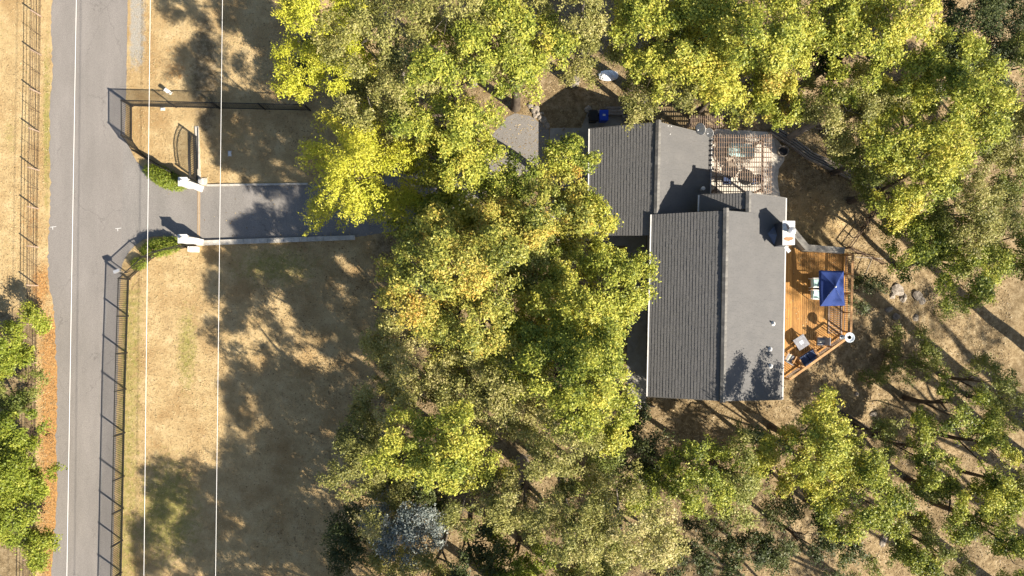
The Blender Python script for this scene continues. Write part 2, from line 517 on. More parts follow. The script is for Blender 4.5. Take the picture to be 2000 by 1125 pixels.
def shingles(quad, seed, expo=.185, wid=.30):
    """quad: eave start, eave end, ridge end, ridge start; every tab a wedge with its own butt"""
    r = random.Random(seed)
    e0, e1, r1, r0 = [Vector(v) for v in quad]
    up = ((r0 - e0) + (r1 - e1)) / 2
    n = (e1 - e0).cross(up).normalized()
    if n.z < 0: n = -n
    rows = max(1, int(up.length / expo)); cols = max(1, int((e1 - e0).length / wid))
    mb = MB()
    for i in range(rows):
        t0 = i / rows; t1 = min(1.0, (i + 1.12) / rows)
        off = r.random()
        xs = [0.0]; x = off / cols
        while x < 1 - .3 / cols:
            xs.append(x); x += r.uniform(.7, 1.35) / cols
        xs.append(1.0)
        for a, b in zip(xs[:-1], xs[1:]):
            ga = .0025 / ((e1 - e0).length)
            a2, b2 = a + ga, b - ga
            h = r.uniform(.02, .028); tt = t0 + r.uniform(-.03, .03) / rows
            tt = max(tt, 0)
            A = lerp(lerp(e0, e1, a2), lerp(r0, r1, a2), tt); B = lerp(lerp(e0, e1, b2), lerp(r0, r1, b2), tt)
            C = lerp(lerp(e0, e1, b2), lerp(r0, r1, b2), t1); D = lerp(lerp(e0, e1, a2), lerp(r0, r1, a2), t1)
            o = n * .004
            mb.add([A + o, B + o, C + o, D + o, A + n * h, B + n * h, C + n * .007, D + n * .007],
                   [(4, 5, 6, 7), (0, 1, 5, 4), (1, 2, 6, 5), (3, 0, 4, 7)])
    return mb

house = thing('house', 'single family house with charcoal shingle gable roofs beside a wooden deck', 'house', G(1340, 560))
ZE, ZR = 4.3, 6.1
def q_eave(y): return np.interp(y, [387, 780], [1533.5, 1527])
mLN, mLS = P(1273, 419, ZE), P(1265, 774, ZE)
mRN, mRS = P(1418, 411, ZR), P(1411.5, 782, ZR)
mEN, mES = P(q_eave(421), 421, ZE), P(1527, 780, ZE)
# point on the east slope at the small ridge
slope = (ZR - ZE) / (mEN.x - mRN.x)
xs_r = P(1462, 378, 5.45).x
ZR2 = ZR - slope * (xs_r - mRN.x)
sRN = P(1462, 377.5, ZR2); sRS = Vector((sRN.x, lerp(mRN.y, mEN.y, .35), ZR2))
sEN = P(1534, 387, ZE)
sLN, sLS = P(1366, 381, ZE), P(1365, 413, ZE)
nZE, nZR = 2.6, 4.3
nLN, nLS = P(1152, 252, nZE), P(1150, 460, nZE)
nRN, nRS = P(1286, 239, nZR), P(1281, 460, nZR)
nEN, nES = P(1389.5, 265, nZE), P(1385, 420, nZE)
nRm = P(1282, 420, nZR)
slopes = {
 'main_west': [mLN, mLS, mRS, mRN], 'main_east': [mEN, mES, mRS, mRN],
 'small_west': [sLN, sLS, Vector((sRN.x, sLS.y, ZR2)), sRN],
 'small_east': [sEN, mEN, Vector((sRN.x, sRS.y, ZR2)), sRN],
 'wing_west': [nLN, nLS, nRS, nRN], 'wing_east': [nEN, nES, nRm, nRN]}
for i, (k, q) in enumerate(slopes.items()):
    mb = MB(); mb.slab(q, .16)
    s = obj('roof_slope', mb, M_under, house)
    sh = obj('shingles', shingles(q, i + 10, expo=.185 if 'wing' not in k else .19), M_shingle, s)
    sh['kind'] = 'stuff'
# ridge caps, one by one
capmb = MB(); 
capmb.add([(-.17, -.13, -.055), (0, -.13, .03), (.17, -.13, -.055), (-.17, .15, -.075), (0, .15, .008), (.17, .15, -.075),
           (-.17, -.13, -.11), (0, -.13, -.03), (.17, -.13, -.11), (-.17, .15, -.13), (.17, .15, -.13)],
          [(0, 1, 4, 3), (1, 2, 5, 4), (6, 7, 1, 0), (7, 8, 2, 1), (6, 0, 3, 9), (2, 8, 10, 5)])
cap_me = mesh_of('ridge_cap', capmb, M_cap)
def caps(a, b):
    n = int((b - a).length / .245)
    d = (b - a); rz = math.atan2(d.y, d.x) - math.pi / 2
    for i in range(n + 1):
        p = a.lerp(b, i / n)
        p = p + Vector((0, 0, .10 + rng.uniform(-.006, .006)))
        inst('ridge_cap', cap_me, house, p, rz + math.pi + rng.gauss(0, .025), (1, 1, rng.uniform(.9, 1.25)))
caps(mRN, mRS); caps(sRN, Vector((sRN.x - .02, sRS.y + .15, ZR2))); caps(nRN, nRm)
# gutters and barge boards
def gutter(a, b, off):
    mb = MB(); o = Vector((off, 0, -.03)); mb.bar(a + o, b + o, .075, .11)
    obj('gutter', mb, M_white, house)
gutter(mLN, mLS, -.05); gutter(sEN, mES, .05); gutter(sLN, sLS, -.04); gutter(nLN, nLS, -.05); gutter(nEN, nES, .05)
def barge(a, b, dy):
    mb = MB(); o = Vector((0, dy, -.1)); mb.bar(a + o, b + o, .04, .2); obj('barge_board', mb, M_cap, house)
barge(mLS, mRS, -.025); barge(mES, mRS, -.025); barge(nLN, nRN, .025); barge(nEN, nRN, .025); barge(sLN, sRN, .025); barge(sEN, sRN, .025)
# walls: gabled boxes
def gabled(name, xl, xr, xm, y0, y1, ze, zr, z0=-4.0):
    sec = [(xl, z0), (xr, z0), (xr, ze), (xm, zr), (xl, ze)]
    mb = MB()
    vs = [(x, y0, z) for x, z in sec] + [(x, y1, z) for x, z in sec]
    mb.add(vs, [(0, 1, 2, 3, 4), (9, 8, 7, 6, 5)] + [(i, (i + 1) % 5, 5 + (i + 1) % 5, 5 + i) for i in range(5)])
    return obj(name, mb, M_wall, house)
gabled('wall', mLN.x + .55, mES.x - .35, (mRN.x + mRS.x) / 2, mLS.y + .6, mRN.y - .55, ZE - .05, ZR - .27)
gabled('wall', sLN.x + .3, sEN.x - .6, sRN.x, mRN.y - .6, sEN.y - .4, ZE - .12, ZR2 - .3)
gabled('wall', nLN.x + .5, nES.x - .4, (nRN.x + nRm.x) / 2, nLS.y + .35, nEN.y - .35, nZE - .02, nZR - .27)
def window(x, y, z, w, h):
    mb = MB(); mb.box((x, y, z), (.06, w + .16, h + .16)); fr = obj('window', mb, M_white, house)
    mb = MB(); mb.box((x - .02, y, z), (.06, w, h)); obj('pane', mb, M_glassw, fr)
for wy in (3.0, .3, -2.4): window(mLN.x + .53, wy, 2.2, 1.4, 1.3)
mb = MB(); mb.box((nLN.x + .47, 9.2, 1.1), (.08, 4.6, 2.15)); gd = obj('garage_door', mb, M_white, house)
for i in range(4):
    mb = MB(); mb.box((nLN.x + .42, 9.2, .32 + i * .53), (.05, 4.5, .5)); obj('panel', mb, M_white, gd)
# vents on the east slope and the wing
def on_east(px, py, z0=5.0):
    z = z0
    for _ in range(8):
        p = P(px, py, z); z = ZR - slope * (p.x - mRN.x)
    return P(px, py, z)
for px, py in ((1510, 632), (1504, 682), (1505, 715)):
    p = on_east(px, py)
    mb = MB(); mb.tube([p + Vector((0, 0, -.05)), p + Vector((0, 0, .26))], .05, 10); v = obj('vent_pipe', mb, M_white, house)
    mb = MB(); mb.lathe(p + Vector((0, 0, .03)), [(.15, -.03), (.13, .01), (.06, .08)], 12); obj('flashing', mb, M_dish, v)
p = P(1367, 372, 2.75)
mb = MB(); mb.tube([p, p + Vector((0, 0, .7))], .07, 10); v = obj('vent_pipe', mb, M_dish, house)
mb = MB(); mb.lathe(p + Vector((0, 0, .7)), [(.13, 0), (.13, .12), (.03, .2)], 12); obj('vent_cap', mb, M_dish, v)
for px, py in ((1305, 246), (1311, 247), (1309, 262)):
    z = nZR - (P(px, py, 3.9).x - nRN.x) * .42 + .03
    mb = MB(); mb.box(P(px, py, z), (.07, .05, .05)); obj('vent_tab', mb, M_white, house)
# chimney
CT = 5.95
c0, c1, c2, c3 = P(1528.5, 478, CT), P(1551, 477, CT), P(1551.5, 433, CT), P(1528.5, 432.5, CT)
mb = MB(); mb.prism([c0, c1, c2, c3], -3.5, CT); ch = obj('chimney', mb, M_chim, house)
cc = (c0 + c1 + c2 + c3) / 4
mb = MB(); mb.prism([lerp(cc, v, 1.06) for v in (c0, c1, c2, c3)], CT, CT + .06); obj('chimney_cap', mb, M_white, ch)
mb = MB(); mb.lathe((cc.x + .1, cc.y + .12, CT + .06), [(.16, 0), (.16, .22), (.23, .24), (.23, .30), (.05, .36)], 18); obj('flue', mb, M_metal, ch, smooth=False)
mb = MB()
st = []
for k in range(26):
    t = 2 * math.pi * k / 26; rr_ = 1 + .14 * math.sin(2 * t + 1) + .1 * math.sin(3 * t) + .05 * math.sin(7 * t)
    st.append((cc.x - .02 + .27 * rr_ * math.cos(t), cc.y - .36 + .13 * rr_ * math.sin(t), 0))
mb.prism(st, CT + .061, CT + .064); obj('rust_patch', mb, M_copper, ch)
mb = MB(); mb.prism([(cc.x - .18, cc.y + .5, 0), (cc.x - .12, cc.y + .52, 0), (cc.x + .06, cc.y + .2, 0), (cc.x - .02, cc.y + .18, 0)], CT + .061, CT + .064); obj('rust_patch', mb, M_copper, ch)
# cricket behind the chimney
a = on_east(1513, 479) ; b = on_east(1524, 431); pk = Vector((c0.x, (c0.y + c3.y) / 2, on_east(1512, 455).z + .42))
apex = on_east(1499, 456)
mb = MB(); cs = Vector((c0.x, c0.y, on_east(1517, 479).z)); cn = Vector((c0.x, c3.y, on_east(1517, 434).z))
mb.add([apex, cs, pk, cn], [(0, 1, 2), (0, 2, 3), (1, 3, 2), (0, 3, 1)]); obj('chimney_cricket', mb, M_crick, house)
# flag-like antenna panel on the chimney
p0 = P(1531, 480, 5.3)
mb = MB(); mb.tube([p0, p0 + Vector((.06, -.1, .55))], .02, 6); an = obj('antenna_mast', mb, M_dish, house)
pp = P(1538, 487, 5.85)
mb = MB(); mb.box(pp, (.22, .42, .03), R(38)); obj('antenna_panel', mb, M_white, an)

# satellite dishes
def dish(px, py, z, r, tilt, rz, label):
    b = P(px - 4, py + 3, 3.0)
    c = P(px, py, z)
    t = thing('satellite_dish', label, 'satellite dish', b, 'satellite dishes on the roof corner')
    m = Matrix.Rotation(rz, 3, 'Z') @ Matrix.Rotation(tilt, 3, 'X')
    mb = MB(); prof = [(0.02, 0)] + [(r * k / 5, .22 * r * (k / 5) ** 2) for k in range(1, 6)] + [(r, .22 * r + .02)] + [(r * k / 5, .22 * r * (k / 5) ** 2 + .02) for k in range(4, 0, -1)]
    tmp = MB(); tmp.lathe((0, 0, 0), prof, 24)
    mb.add([c + m @ Vector(v) for v in tmp.v], tmp.f); obj('reflector', mb, M_white, t, smooth=True)
    mb = MB(); mb.tube([b + Vector((0, 0, -.6)), b + Vector((0, 0, .1)), c + m @ Vector((0, 0, -.02))], .025, 8); obj('mast', mb, M_metal, t)
    mb = MB(); f = c + m @ Vector((0, 0, r * 1.0)); mb.tube([c + m @ Vector((0, -r * .95, .2 * r)), f], .015, 6); obj('feed_arm', mb, M_metal, t)
    mb = MB(); mb.tube([f, c + m @ Vector((0, 0, r * .8))], .04, 8); obj('receiver', mb, M_dish, t)
dish(1370, 251, 3.4, .40, R(62), R(-62), 'larger white satellite dish at the northeast roof corner')
dish(1387, 258, 3.4, .31, R(62), R(-58), 'smaller white satellite dish nearest the pergola')

# ------------------------------------------------------------------ deck
ZD = 1.2
deck = thing('deck', 'amber stained wooden deck with rails on the east side', 'deck', P(1590, 570, 0))
x = 1530.5; step = 4.05
while x < 1652:
    xm = x + step / 2
    yt = np.interp(xm, [1530, 1565, 1652], [470, 492, 495])
    yb0 = np.interp(x, [1530, 1652], [740, 653]); yb1 = np.interp(x + step, [1530, 1652], [740, 653])
    mb = MB(); gp = .3
    mb.prism([P(x + gp, yb0, ZD), P(x + step - gp, yb1, ZD), P(x + step - gp, yt, ZD), P(x + gp, yt, ZD)], ZD - .035, ZD + rng.uniform(-.002, .002))
    o = obj('plank', mb, M_deck, deck)
    x += step
mb = MB()
for yy in range(500, 660, 16): mb.bar(P(1534, yy, ZD - .14), P(1650, yy, ZD - .14), .05, .19)
mb.bar(P(1533, 739, ZD - .14), P(1652, 655, ZD - .14), .05, .19); mb.bar(P(1652.6, 496, ZD - .14), P(1652.6, 654, ZD - .14), .05, .19)
obj('joist_frame', mb, M_perg, deck)
for px, py in ((1651, 500), (1651, 575), (1650, 650), (1592, 694), (1536, 733)):
    mb = MB(); p = P(px, py, ZD - .2); mb.bar((p.x, p.y, -3.2), p, .14, .14); obj('support_post', mb, M_perg, deck)
def rail(a, b, n, nb, name='top_rail'):
    za = ZD + 1.02
    A = P(a[0], a[1], ZD); B = P(b[0], b[1], ZD)
    mb = MB(); mb.bar(A + Vector((0, 0, 1.02)), B + Vector((0, 0, 1.02)), .15, .04); obj('top_rail', mb, M_rail, deck)
    mb = MB(); mb.bar(A + Vector((0, 0, .12)), B + Vector((0, 0, .12)), .05, .07); obj('bottom_rail', mb, M_perg, deck)
    pm = MB(); pm.box((0, 0, .5), (.09, .09, 1.0)); pme = mesh_of('post', pm, M_rail)
    bm_ = MB(); bm_.box((0, 0, .5), (.028, .028, .8)); bme = mesh_of('baluster', bm_, M_perg)
    rz = math.atan2((B - A).y, (B - A).x)
    for i in range(n + 1): inst('post', pme, deck, A.lerp(B, i / n), rz)
    for i in range(nb): inst('baluster', bme, deck, A.lerp(B, (i + .5) / nb), rz)
rail((1651, 499), (1647.5, 648), 4, 38)
rail((1645, 656), (1531, 738), 4, 36)
# stairwell opening strip with lattice along the east edge
mb = MB(); 
for k in range(2): mb.bar(P(1619 + k * 25, 598, ZD + .03), P(1618.5 + k * 25, 652, ZD + .03), .1, .05)
obj('border_board', mb, M_perg, deck)
for k in range(13):
    mb = MB(); mb.bar(P(1621, 602 + k * 3.9, ZD + .022), P(1642, 606 + k * 3.9, ZD + .022), .035, .025); obj('lattice_slat', mb, M_perg, deck)
# retaining wall
rw = thing('garden_wall', 'low grey concrete retaining wall bending round the deck corner', 'wall', G(1600, 480))
zt = 1.75
for a, b in (((1551, 452), (1577, 484)), ((1573, 483), (1650, 489))):
    A, B = P(*a, zt), P(*b, zt)
    d = (B - A).normalized(); s = Vector((-d.y, d.x, 0)) * .2
    mb = MB(); mb.prism([A - s, B - s, B + s, A + s], -2.2, zt + rng.uniform(0, .01)); obj('wall_section', mb, M_conc2, rw)

# umbrella
uz = 3.25
um = thing('patio_umbrella', 'navy blue rectangular patio umbrella over the deck table', 'umbrella', P(1618, 563, ZD))
U = [P(1601, 528, uz), P(1648, 529, uz), P(1650, 597, uz - .06), P(1602.5, 598, uz - .06)]
ap = P(1632, 560, uz + .52)
for i in range(4):
    A, B = U[i], U[(i + 1) % 4]
    mb = MB(); n = 7
    vs = []; fs = []
    for a_ in range(n + 1):
        t = a_ / n
        for b_ in range(n + 1):
            s = b_ / n
            p = lerp(ap, lerp(A, B, s), t)
            p = p - Vector((0, 0, .09 * math.sin(math.pi * t) * (1 + .3 * math.sin(s * 6))))
            p = p - Vector((0, 0, .06 * math.sin(math.pi * s) * t))
            vs.append(p)
    for a_ in range(n):
        for b_ in range(n):
            i0 = a_ * (n + 1) + b_
            fs.append((i0, i0 + 1, i0 + n + 2, i0 + n + 1))
    nv = len(vs)
    # valance
    for b_ in range(n + 1): vs.append(vs[n * (n + 1) + b_] - Vector((0, 0, .12)))
    for b_ in range(n): fs.append((n * (n + 1) + b_, n * (n + 1) + b_ + 1, nv + b_ + 1, nv + b_))
    mb.add(vs, fs); pn = obj('canopy_panel', mb, M_navy, um, smooth=True)
    mb = MB(); mb.tube([ap - Vector((0, 0, .16)), lerp(ap, A, .5) - Vector((0, 0, .2)), A - Vector((0, 0, .07))], .012, 5); obj('rib', mb, M_metal, um)
mb = MB(); mb.tube([(ap.x, ap.y, ZD), ap - Vector((0, 0, .01))], .022, 8); obj('pole', mb, M_metal, um)
mb = MB(); mb.lathe(ap, [(.05, -.02), (.06, .03), (.02, .08)], 12); obj('finial', mb, M_white, um)
mb = MB(); mb.lathe((ap.x, ap.y, ZD), [(.25, 0), (.25, .05), (.05, .12)], 16); obj('base', mb, M_black, um)

# table and chairs
def place(mbs, t, c, rz):
    for name, fn, mat in mbs:
        tmp = MB(); fn(tmp)
        ca, sa = math.cos(rz), math.sin(rz)
        mb = MB(); mb.add([(c.x + v[0] * ca - v[1] * sa, c.y + v[0] * sa + v[1] * ca, c.z + v[2]) for v in tmp.v], tmp.f)
        obj(name, mb, mat, t)
def round_table(px, py, z, r, top, label, cat='table'):
    c = P(px, py, z); t = thing('round_table', label, cat, c)
    parts = [('tabletop', lambda m: m.lathe((0, 0, .70), [(r - .02, 0), (r, .01), (r, .03), (r - .02, .04)], 28), top)]
    for k in range(4):
        a = math.pi / 4 + k * math.pi / 2
        parts.append(('leg', lambda m, a=a: m.tube([(r * .8 * math.cos(a), r * .8 * math.sin(a), 0), (r * .45 * math.cos(a), r * .45 * math.sin(a), .4), (r * .7 * math.cos(a), r * .7 * math.sin(a), .7)], .02, 6), M_white))
    place(parts, t, c, 0)
def chair(px, py, z, rz, label, seatm, framem, group, w=.6, bars=False, d=.58):
    c = P(px, py, z); t = thing('patio_chair', label, 'chair', c, group)
    hw, hd = w / 2, d / 2
    parts = [('seat', lambda m: m.box((0, 0, .42), (w * .86, d * .86, .10), 0, .94), seatm),
             ('backrest', lambda m: m.add([(-hw * .86, hd * .78, .46), (hw * .86, hd * .78, .46), (hw * .86, hd * 1.25, .95), (-hw * .86, hd * 1.25, .95),
                                           (-hw * .86, hd * .95, .46), (hw * .86, hd * .95, .46), (hw * .86, hd * 1.42, .95), (-hw * .86, hd * 1.42, .95)],
                                          [(0, 1, 2, 3), (7, 6, 5, 4), (0, 4, 5, 1), (1, 5, 6, 2), (2, 6, 7, 3), (3, 7, 4, 0)]), seatm),
             ('seat_frame', lambda m: [m.bar((-hw, sgn * hd * .93, .355), (hw, sgn * hd * .93, .355), .04, .04) for sgn in (-1, 1)], framem)]
    for sx in (-1, 1):
        parts.append(('arm', lambda m, sx=sx: m.bar((sx * hw, -hd, .63), (sx * hw, hd * 1.1, .65), .07, .035), framem))
        for sy in (-1, 1):
            parts.append(('leg', lambda m, sx=sx, sy=sy: m.bar((sx * hw * 1.02, sy * hd * 1.02, 0), (sx * hw, sy * hd * .96, .62), .035, .035), framem))
    place(parts, t, c, rz)
    if bars:
        def stripes(m):
            m.box((0, 0, .474), (w * .26, d * .84, .012))
        place([('pillow', stripes, M_cream)], t, c, rz)
round_table(1617, 566, ZD, .62, M_frost, 'round pale table in the shade of the navy umbrella')
chair(1588, 553, ZD, R(92), 'white framed chair with aqua seat, upper one left of the umbrella', M_aqua, M_white, 'white framed chairs at the umbrella table')
chair(1588, 576, ZD, R(88), 'white framed chair with aqua seat, lower one left of the umbrella', M_aqua, M_white, 'white framed chairs at the umbrella table')
chair(1598, 666, ZD, R(-92), 'patio chair with cream pillow below the round shadow on the deck', M_slate, M_rail, 'patio chairs round the square table', .62, True)
chair(1537, 698, ZD, R(150), 'patio chair with cream pillow partly under the eave', M_slate, M_rail, 'patio chairs round the square table', .62, True)
# square low table
c = P(1559.5, 668, ZD); t = thing('square_table', 'square grey stone topped table turned on the deck', 'table', c)
parts = [('tabletop', lambda m: m.box((0, 0, .45), (.82, .82, .06)), M_slate), ('inset', lambda m: m.box((0, 0, .486), (.24, .24, .012)), M_frost)]
for sx in (-1, 1):
    for sy in (-1, 1): parts.append(('leg', lambda m, sx=sx, sy=sy: m.box((sx * .34, sy * .34, .21), (.06, .06, .42)), M_black))
place(parts, t, c, R(33))
# loveseat
c = P(1574, 698, ZD); t = thing('loveseat', 'two seat patio sofa with navy cushions against the slanting rail', 'sofa', c)
parts = [('frame', lambda m: m.box((0, 0, .2), (1.3, .68, .2)), M_rail)]
for s in (-1, 1):
    parts.append(('seat_cushion', lambda m, s=s: m.box((s * .29, .05, .38), (.56, .56, .16), 0, .93), M_cush))
    parts.append(('back_cushion', lambda m, s=s: m.box((s * .29, -.28, .58), (.56, .14, .42), 0, .93), M_cush))
    parts.append(('arm', lambda m, s=s: m.bar((s * .62, -.34, .55), (s * .62, .36, .55), .09, .05), M_rail))
    parts.append(('arm_post', lambda m, s=s: m.bar((s * .62, .3, .1), (s * .62, .3, .53), .06, .06), M_rail))
place(parts, t, c, R(33))
# bird bath dishes on corner posts
def bath(px, py, z, r, label):
    c = P(px, py, z); b = Vector((c.x, c.y, ZD - .6)); t = thing('bird_bath', label, 'bird bath', b)
    mb = MB(); mb.lathe(c, [(.05, -.09), (r * .8, -.05), (r, .03), (r, .05), (r * .92, .045), (r * .75, -.01), (.03, -.02)], 28); obj('bowl', mb, M_frost, t, smooth=True)
    mb = MB(); mb.tube([b, c - Vector((0, 0, .06))], .03, 8); obj('pole', mb, M_rail, t)
    mb = MB(); mb.lathe(c, [(r * .45, -.012), (r * .45, .02), (r * .38, .02), (r * .38, -.012)], 24); obj('ring', mb, M_white, t)
bath(1659, 659, 2.65, .33, 'large round white dish on a pole at the deck corner')
bath(1644, 658, 2.3, .15, 'small round white dish beside the large one at the deck corner')

# ------------------------------------------------------------------ pergola
def pergola(label, x0, x1, y0, y1, z, ns, nb, posts, tails=True):
    t = thing('pergola', label, 'pergola', P((x0 + x1) / 2, (y0 + y1) / 2, .03))
    for i in range(ns):
        px = lerp(x0 + 4, x1, i / (ns - 1)) + rng.gauss(0, .15)
        mb = MB(); mb.bar(P(px, y0 + rng.uniform(-1.5, 1), z + .16), P(px - .6, y1, z + .16), .030, .045); obj('slat', mb, M_perg, t)
    for i in range(nb):
        py = lerp(y0 + 5, y1 - 5, i / (nb - 1))
        mb = MB(); mb.bar(P(x0 - 2, py, z + .06), P(x1 + 2, py + .8, z + .06), .038, .12); obj('rafter', mb, M_perg, t)
    for px in posts:
        mb = MB(); mb.bar(P(px, y0 + 2, z - .11), P(px - 1, y1 - 2, z - .11), .075, .18); obj('beam', mb, M_perg, t)
        for py in (y0 + 10, y1 - 10):
            a = P(px, py, z - .2); mb = MB(); mb.bar((a.x, a.y, -.4), a, .12, .12); obj('post', mb, M_perg, t)
    return t
pergola('brown slatted pergola over the pale patio beside the roof', 1392, 1506, 263, 379, 2.75, 25, 12, (1400, 1489))
pergola('small brown slatted trellis behind the satellite dishes', 1348, 1411, 226, 250, 2.2, 17, 2, (1350, 1408))
# patio things below
round_table(1450, 350, .03, .55, M_black, 'round dark table under the pergola near the roof edge')
chair(1416, 355, .03, R(90), 'dark chair under the pergola, left of the round dark table', M_cush, M_iron, 'dark chairs under the pergola')
chair(1470, 354, .03, R(-80), 'dark chair under the pergola, right of the round dark table', M_cush, M_iron, 'dark chairs under the pergola')
chair(1424, 322, .03, R(20), 'dark chair under the middle of the pergola', M_oldwood, M_iron, 'dark chairs under the pergola')
c = P(1443, 298, .03); t = thing('outdoor_sofa', 'long aqua cushioned outdoor sofa under the pergola', 'sofa', c)
place([('frame', lambda m: m.box((0, 0, .18), (1.9, .8, .3)), M_oldwood), ('seat_cushion', lambda m: m.box((-.46, -.06, .42), (.9, .62, .16), 0, .95), M_aqua),
       ('seat_cushion', lambda m: m.box((.46, -.06, .42), (.9, .62, .16), 0, .95), M_aqua), ('back_cushion', lambda m: m.box((0, .33, .62), (1.8, .16, .45), 0, .96), M_aqua)], t, c, R(-4))
def pot(px, py, r, h, label, m=M_terra):
    c = G(px, py); t = thing('planter_pot', label, 'pot', c)
    mb = MB(); mb.lathe(c, [(r * .7, 0), (r * .95, h * .85), (r, h * .86), (r, h), (r * .85, h), (r * .8, h * .8), (.02, h * .78)], 24); obj('pot_body', mb, m, t)
    mb = MB(); mb.lathe(c, [(r * .82, h * .79), (r * .5, h * .83), (.03, h * .85)], 16); obj('soil', mb, M_under, t)
pot(1525, 298, .38, .5, 'round grey brown planter pot beside the pergola corner', M_oldwood)
pot(1357, 218, .26, .4, 'small round pot above the trellis under the trees')
# timber steps / boardwalk on the slope
bw = thing('timber_edging', 'long weathered timber edging running down from the pergola', 'timber', G(1610, 310))
pts = [(1504, 254), (1545, 280), (1580, 306), (1640, 334), (1716, 372)]
for k in range(4):
    for a, b in zip(pts[:-1], pts[1:]):
        n = 2
        for j in range(n):
            p = Vector(a).lerp(Vector(b), j / n); q = Vector(a).lerp(Vector(b), (j + .985) / n)
            o = (k - 1.5) * 4.4
            A = G(p.x + o * -.5, p.y + o * .9, .22 + rng.uniform(-.03, .03)); B = G(q.x + o * -.5, q.y + o * .9, .22 + rng.uniform(-.03, .03))
            mb = MB(); mb.bar(A, B, .1, .3); obj('timber', mb, M_oldwood, bw)
# thin garden fences on the slope
def post_rail(label, pts, h, mat, n, wires=2):
    base = [G(*p) for p in pts]
    t = thing('garden_fence', label, 'fence', base[0])
    for a, b in zip(base[:-1], base[1:]):
        for i in range(n + 1):
            p = a.lerp(b, i / n); p.z = float(ground_z(p.x, p.y))
            mb = MB(); mb.bar(p - Vector((0, 0, .2)), p + Vector((0, 0, h)), .06, .06); obj('post', mb, mat, t)
        for w in range(wires):
            z = h * (w + 1) / wires - .04
            for i in range(n):
                p = a.lerp(b, i / n); q = a.lerp(b, (i + 1) / n)
                p.z = float(ground_z(p.x, p.y)) + z; q.z = float(ground_z(q.x, q.y)) + z
                mb = MB(); mb.bar(p, q, .045, .06); obj('rail', mb, mat, t)
post_rail('thin dark garden fence slanting across the yard to the wall end', [(1718, 388), (1652, 484)], .9, M_rust, 5)
post_rail('short dark fence from the wall end toward the rocks', [(1652, 486), (1722, 516)], .8, M_rust, 3)
for nm, a, b in (('pale pole lying between the deck rail and the small fence', (1664, 503), (1718, 506)), ('thin leaning pole beside the round shrub', (1697, 504), (1681, 541))):
    t = thing('timber_pole', nm, 'pole', G(*a))
    A, B = G(*a, .5), G(*b, .45); mb = MB(); mb.tube([A, lerp(A, B, .5) + Vector((0, 0, .03)), B], .035, 7); obj('pole', mb, M_oldwood, t)

# ------------------------------------------------------------------ things north of the house
def bin_(px, py, m, label):
    c = P(px, py, .016); t = thing('wheelie_bin', label, 'bin', c)
    place([('body', lambda mm: mm.add([(-.24, -.26, .05), (.24, -.26, .05), (.24, .26, .05), (-.24, .26, .05), (-.29, -.34, .98), (.29, -.34, .98), (.29, .34, .98), (-.29, .34, .98)],
            [(3, 2, 1, 0), (4, 5, 6, 7), (0, 1, 5, 4), (1, 2, 6, 5), (2, 3, 7, 6), (3, 0, 4, 7)]), m),
           ('lid', lambda mm: mm.box((0, 0, 1.02), (.62, .74, .07), 0, .9), m), ('handle', lambda mm: mm.bar((-.25, .4, .95), (.25, .4, .95), .04, .04), M_black)] +
          [('wheel', lambda mm, s=s: mm.tube([(s * .2, .3, .12), (s * .29, .3, .12)], .12, 12), M_black) for s in (-1, 1)] +
          ([('lid_label', lambda mm: mm.box((0, .0, 1.058), (.18, .12, .004)), M_white)] if m is M_blue else []), t, c, 0)
bin_(1176, 233, M_blue, 'blue wheeled recycling bin in the shade of the gable')
bin_(1156, 234, M_black, 'black wheeled bin left of the blue one')
for i, (px, py, L, rz, lab) in enumerate(((1205, 218, 1.6, 0, 'weathered timber stack behind the blue bin'), (1243, 228, 2.0, .05, 'weathered timber stack under the trees at the roof edge'))):
    c = G(px, py); t = thing('timber_stack', lab, 'timber', c)
    place([('board', lambda m, k=k, j=j: m.box((0, (k - 1) * .2, .09 + j * .13), (L - .1 * ((k + j) % 2), .17, .11)), M_oldwood) for k in range(3) for j in range(2)], t, c, rz)
t = thing('white_tarp', 'crumpled white tarp on the ground under the trees', 'tarp', G(1188, 148))
c = G(1188, 148); mb = MB(); n = 14; vs = []; fs = []
for i in range(n):
    for j in range(n):
        u, v = i / (n - 1) - .5, j / (n - 1) - .5
        rr2 = 1 - .3 * max(0, (u * u + v * v) * 4 - .8)
        vs.append((c.x + u * 1.5 * rr2, c.y + v * .8 * rr2, c.z + .02 + .35 * max(0, 1 - 3.6 * (u * u + v * v)) + .04 * math.sin(i * 1.7 + j) + rng.uniform(0, .03)))
for i in range(n - 1):
    for j in range(n - 1): fs.append((i * n + j, i * n + j + 1, (i + 1) * n + j + 1, (i + 1) * n + j))
mb.add(vs, fs); obj('sheet', mb, M_tarp, t)

def rock_mesh(seed, flat=.65):
    import bmesh
    r = random.Random(seed); bm = bmesh.new(); bmesh.ops.create_icosphere(bm, subdivisions=2, radius=1)
    ph = [r.uniform(0, 6) for _ in range(6)]
    for v in bm.verts:
        k = 1 + .18 * math.sin(3 * v.co.x + ph[0]) + .18 * math.sin(3.3 * v.co.y + ph[1]) + .14 * math.sin(4 * v.co.z + ph[2]) + r.uniform(-.06, .06)
        v.co *= k; v.co.z *= flat
    me = bpy.data.meshes.new('boulder'); bm.to_mesh(me); bm.free(); me.materials.append(M_rock); return me
ROCKS = [rock_mesh(s) for s in range(6)]
def rock(px, py, r, label, group, i=0):
    r *= .82
    p = G(px, py)
    o = bpy.data.objects.new('boulder', ROCKS[i % 6]); COL.objects.link(o)
    o.location = p + Vector((0, 0, r * .2)); o.scale = (r * rng.uniform(.85, 1.2), r * rng.uniform(.7, 1), r * rng.uniform(.7, 1)); o.rotation_euler = (0, 0, rng.uniform(0, 6))
    tag(o, label, 'boulder', group)
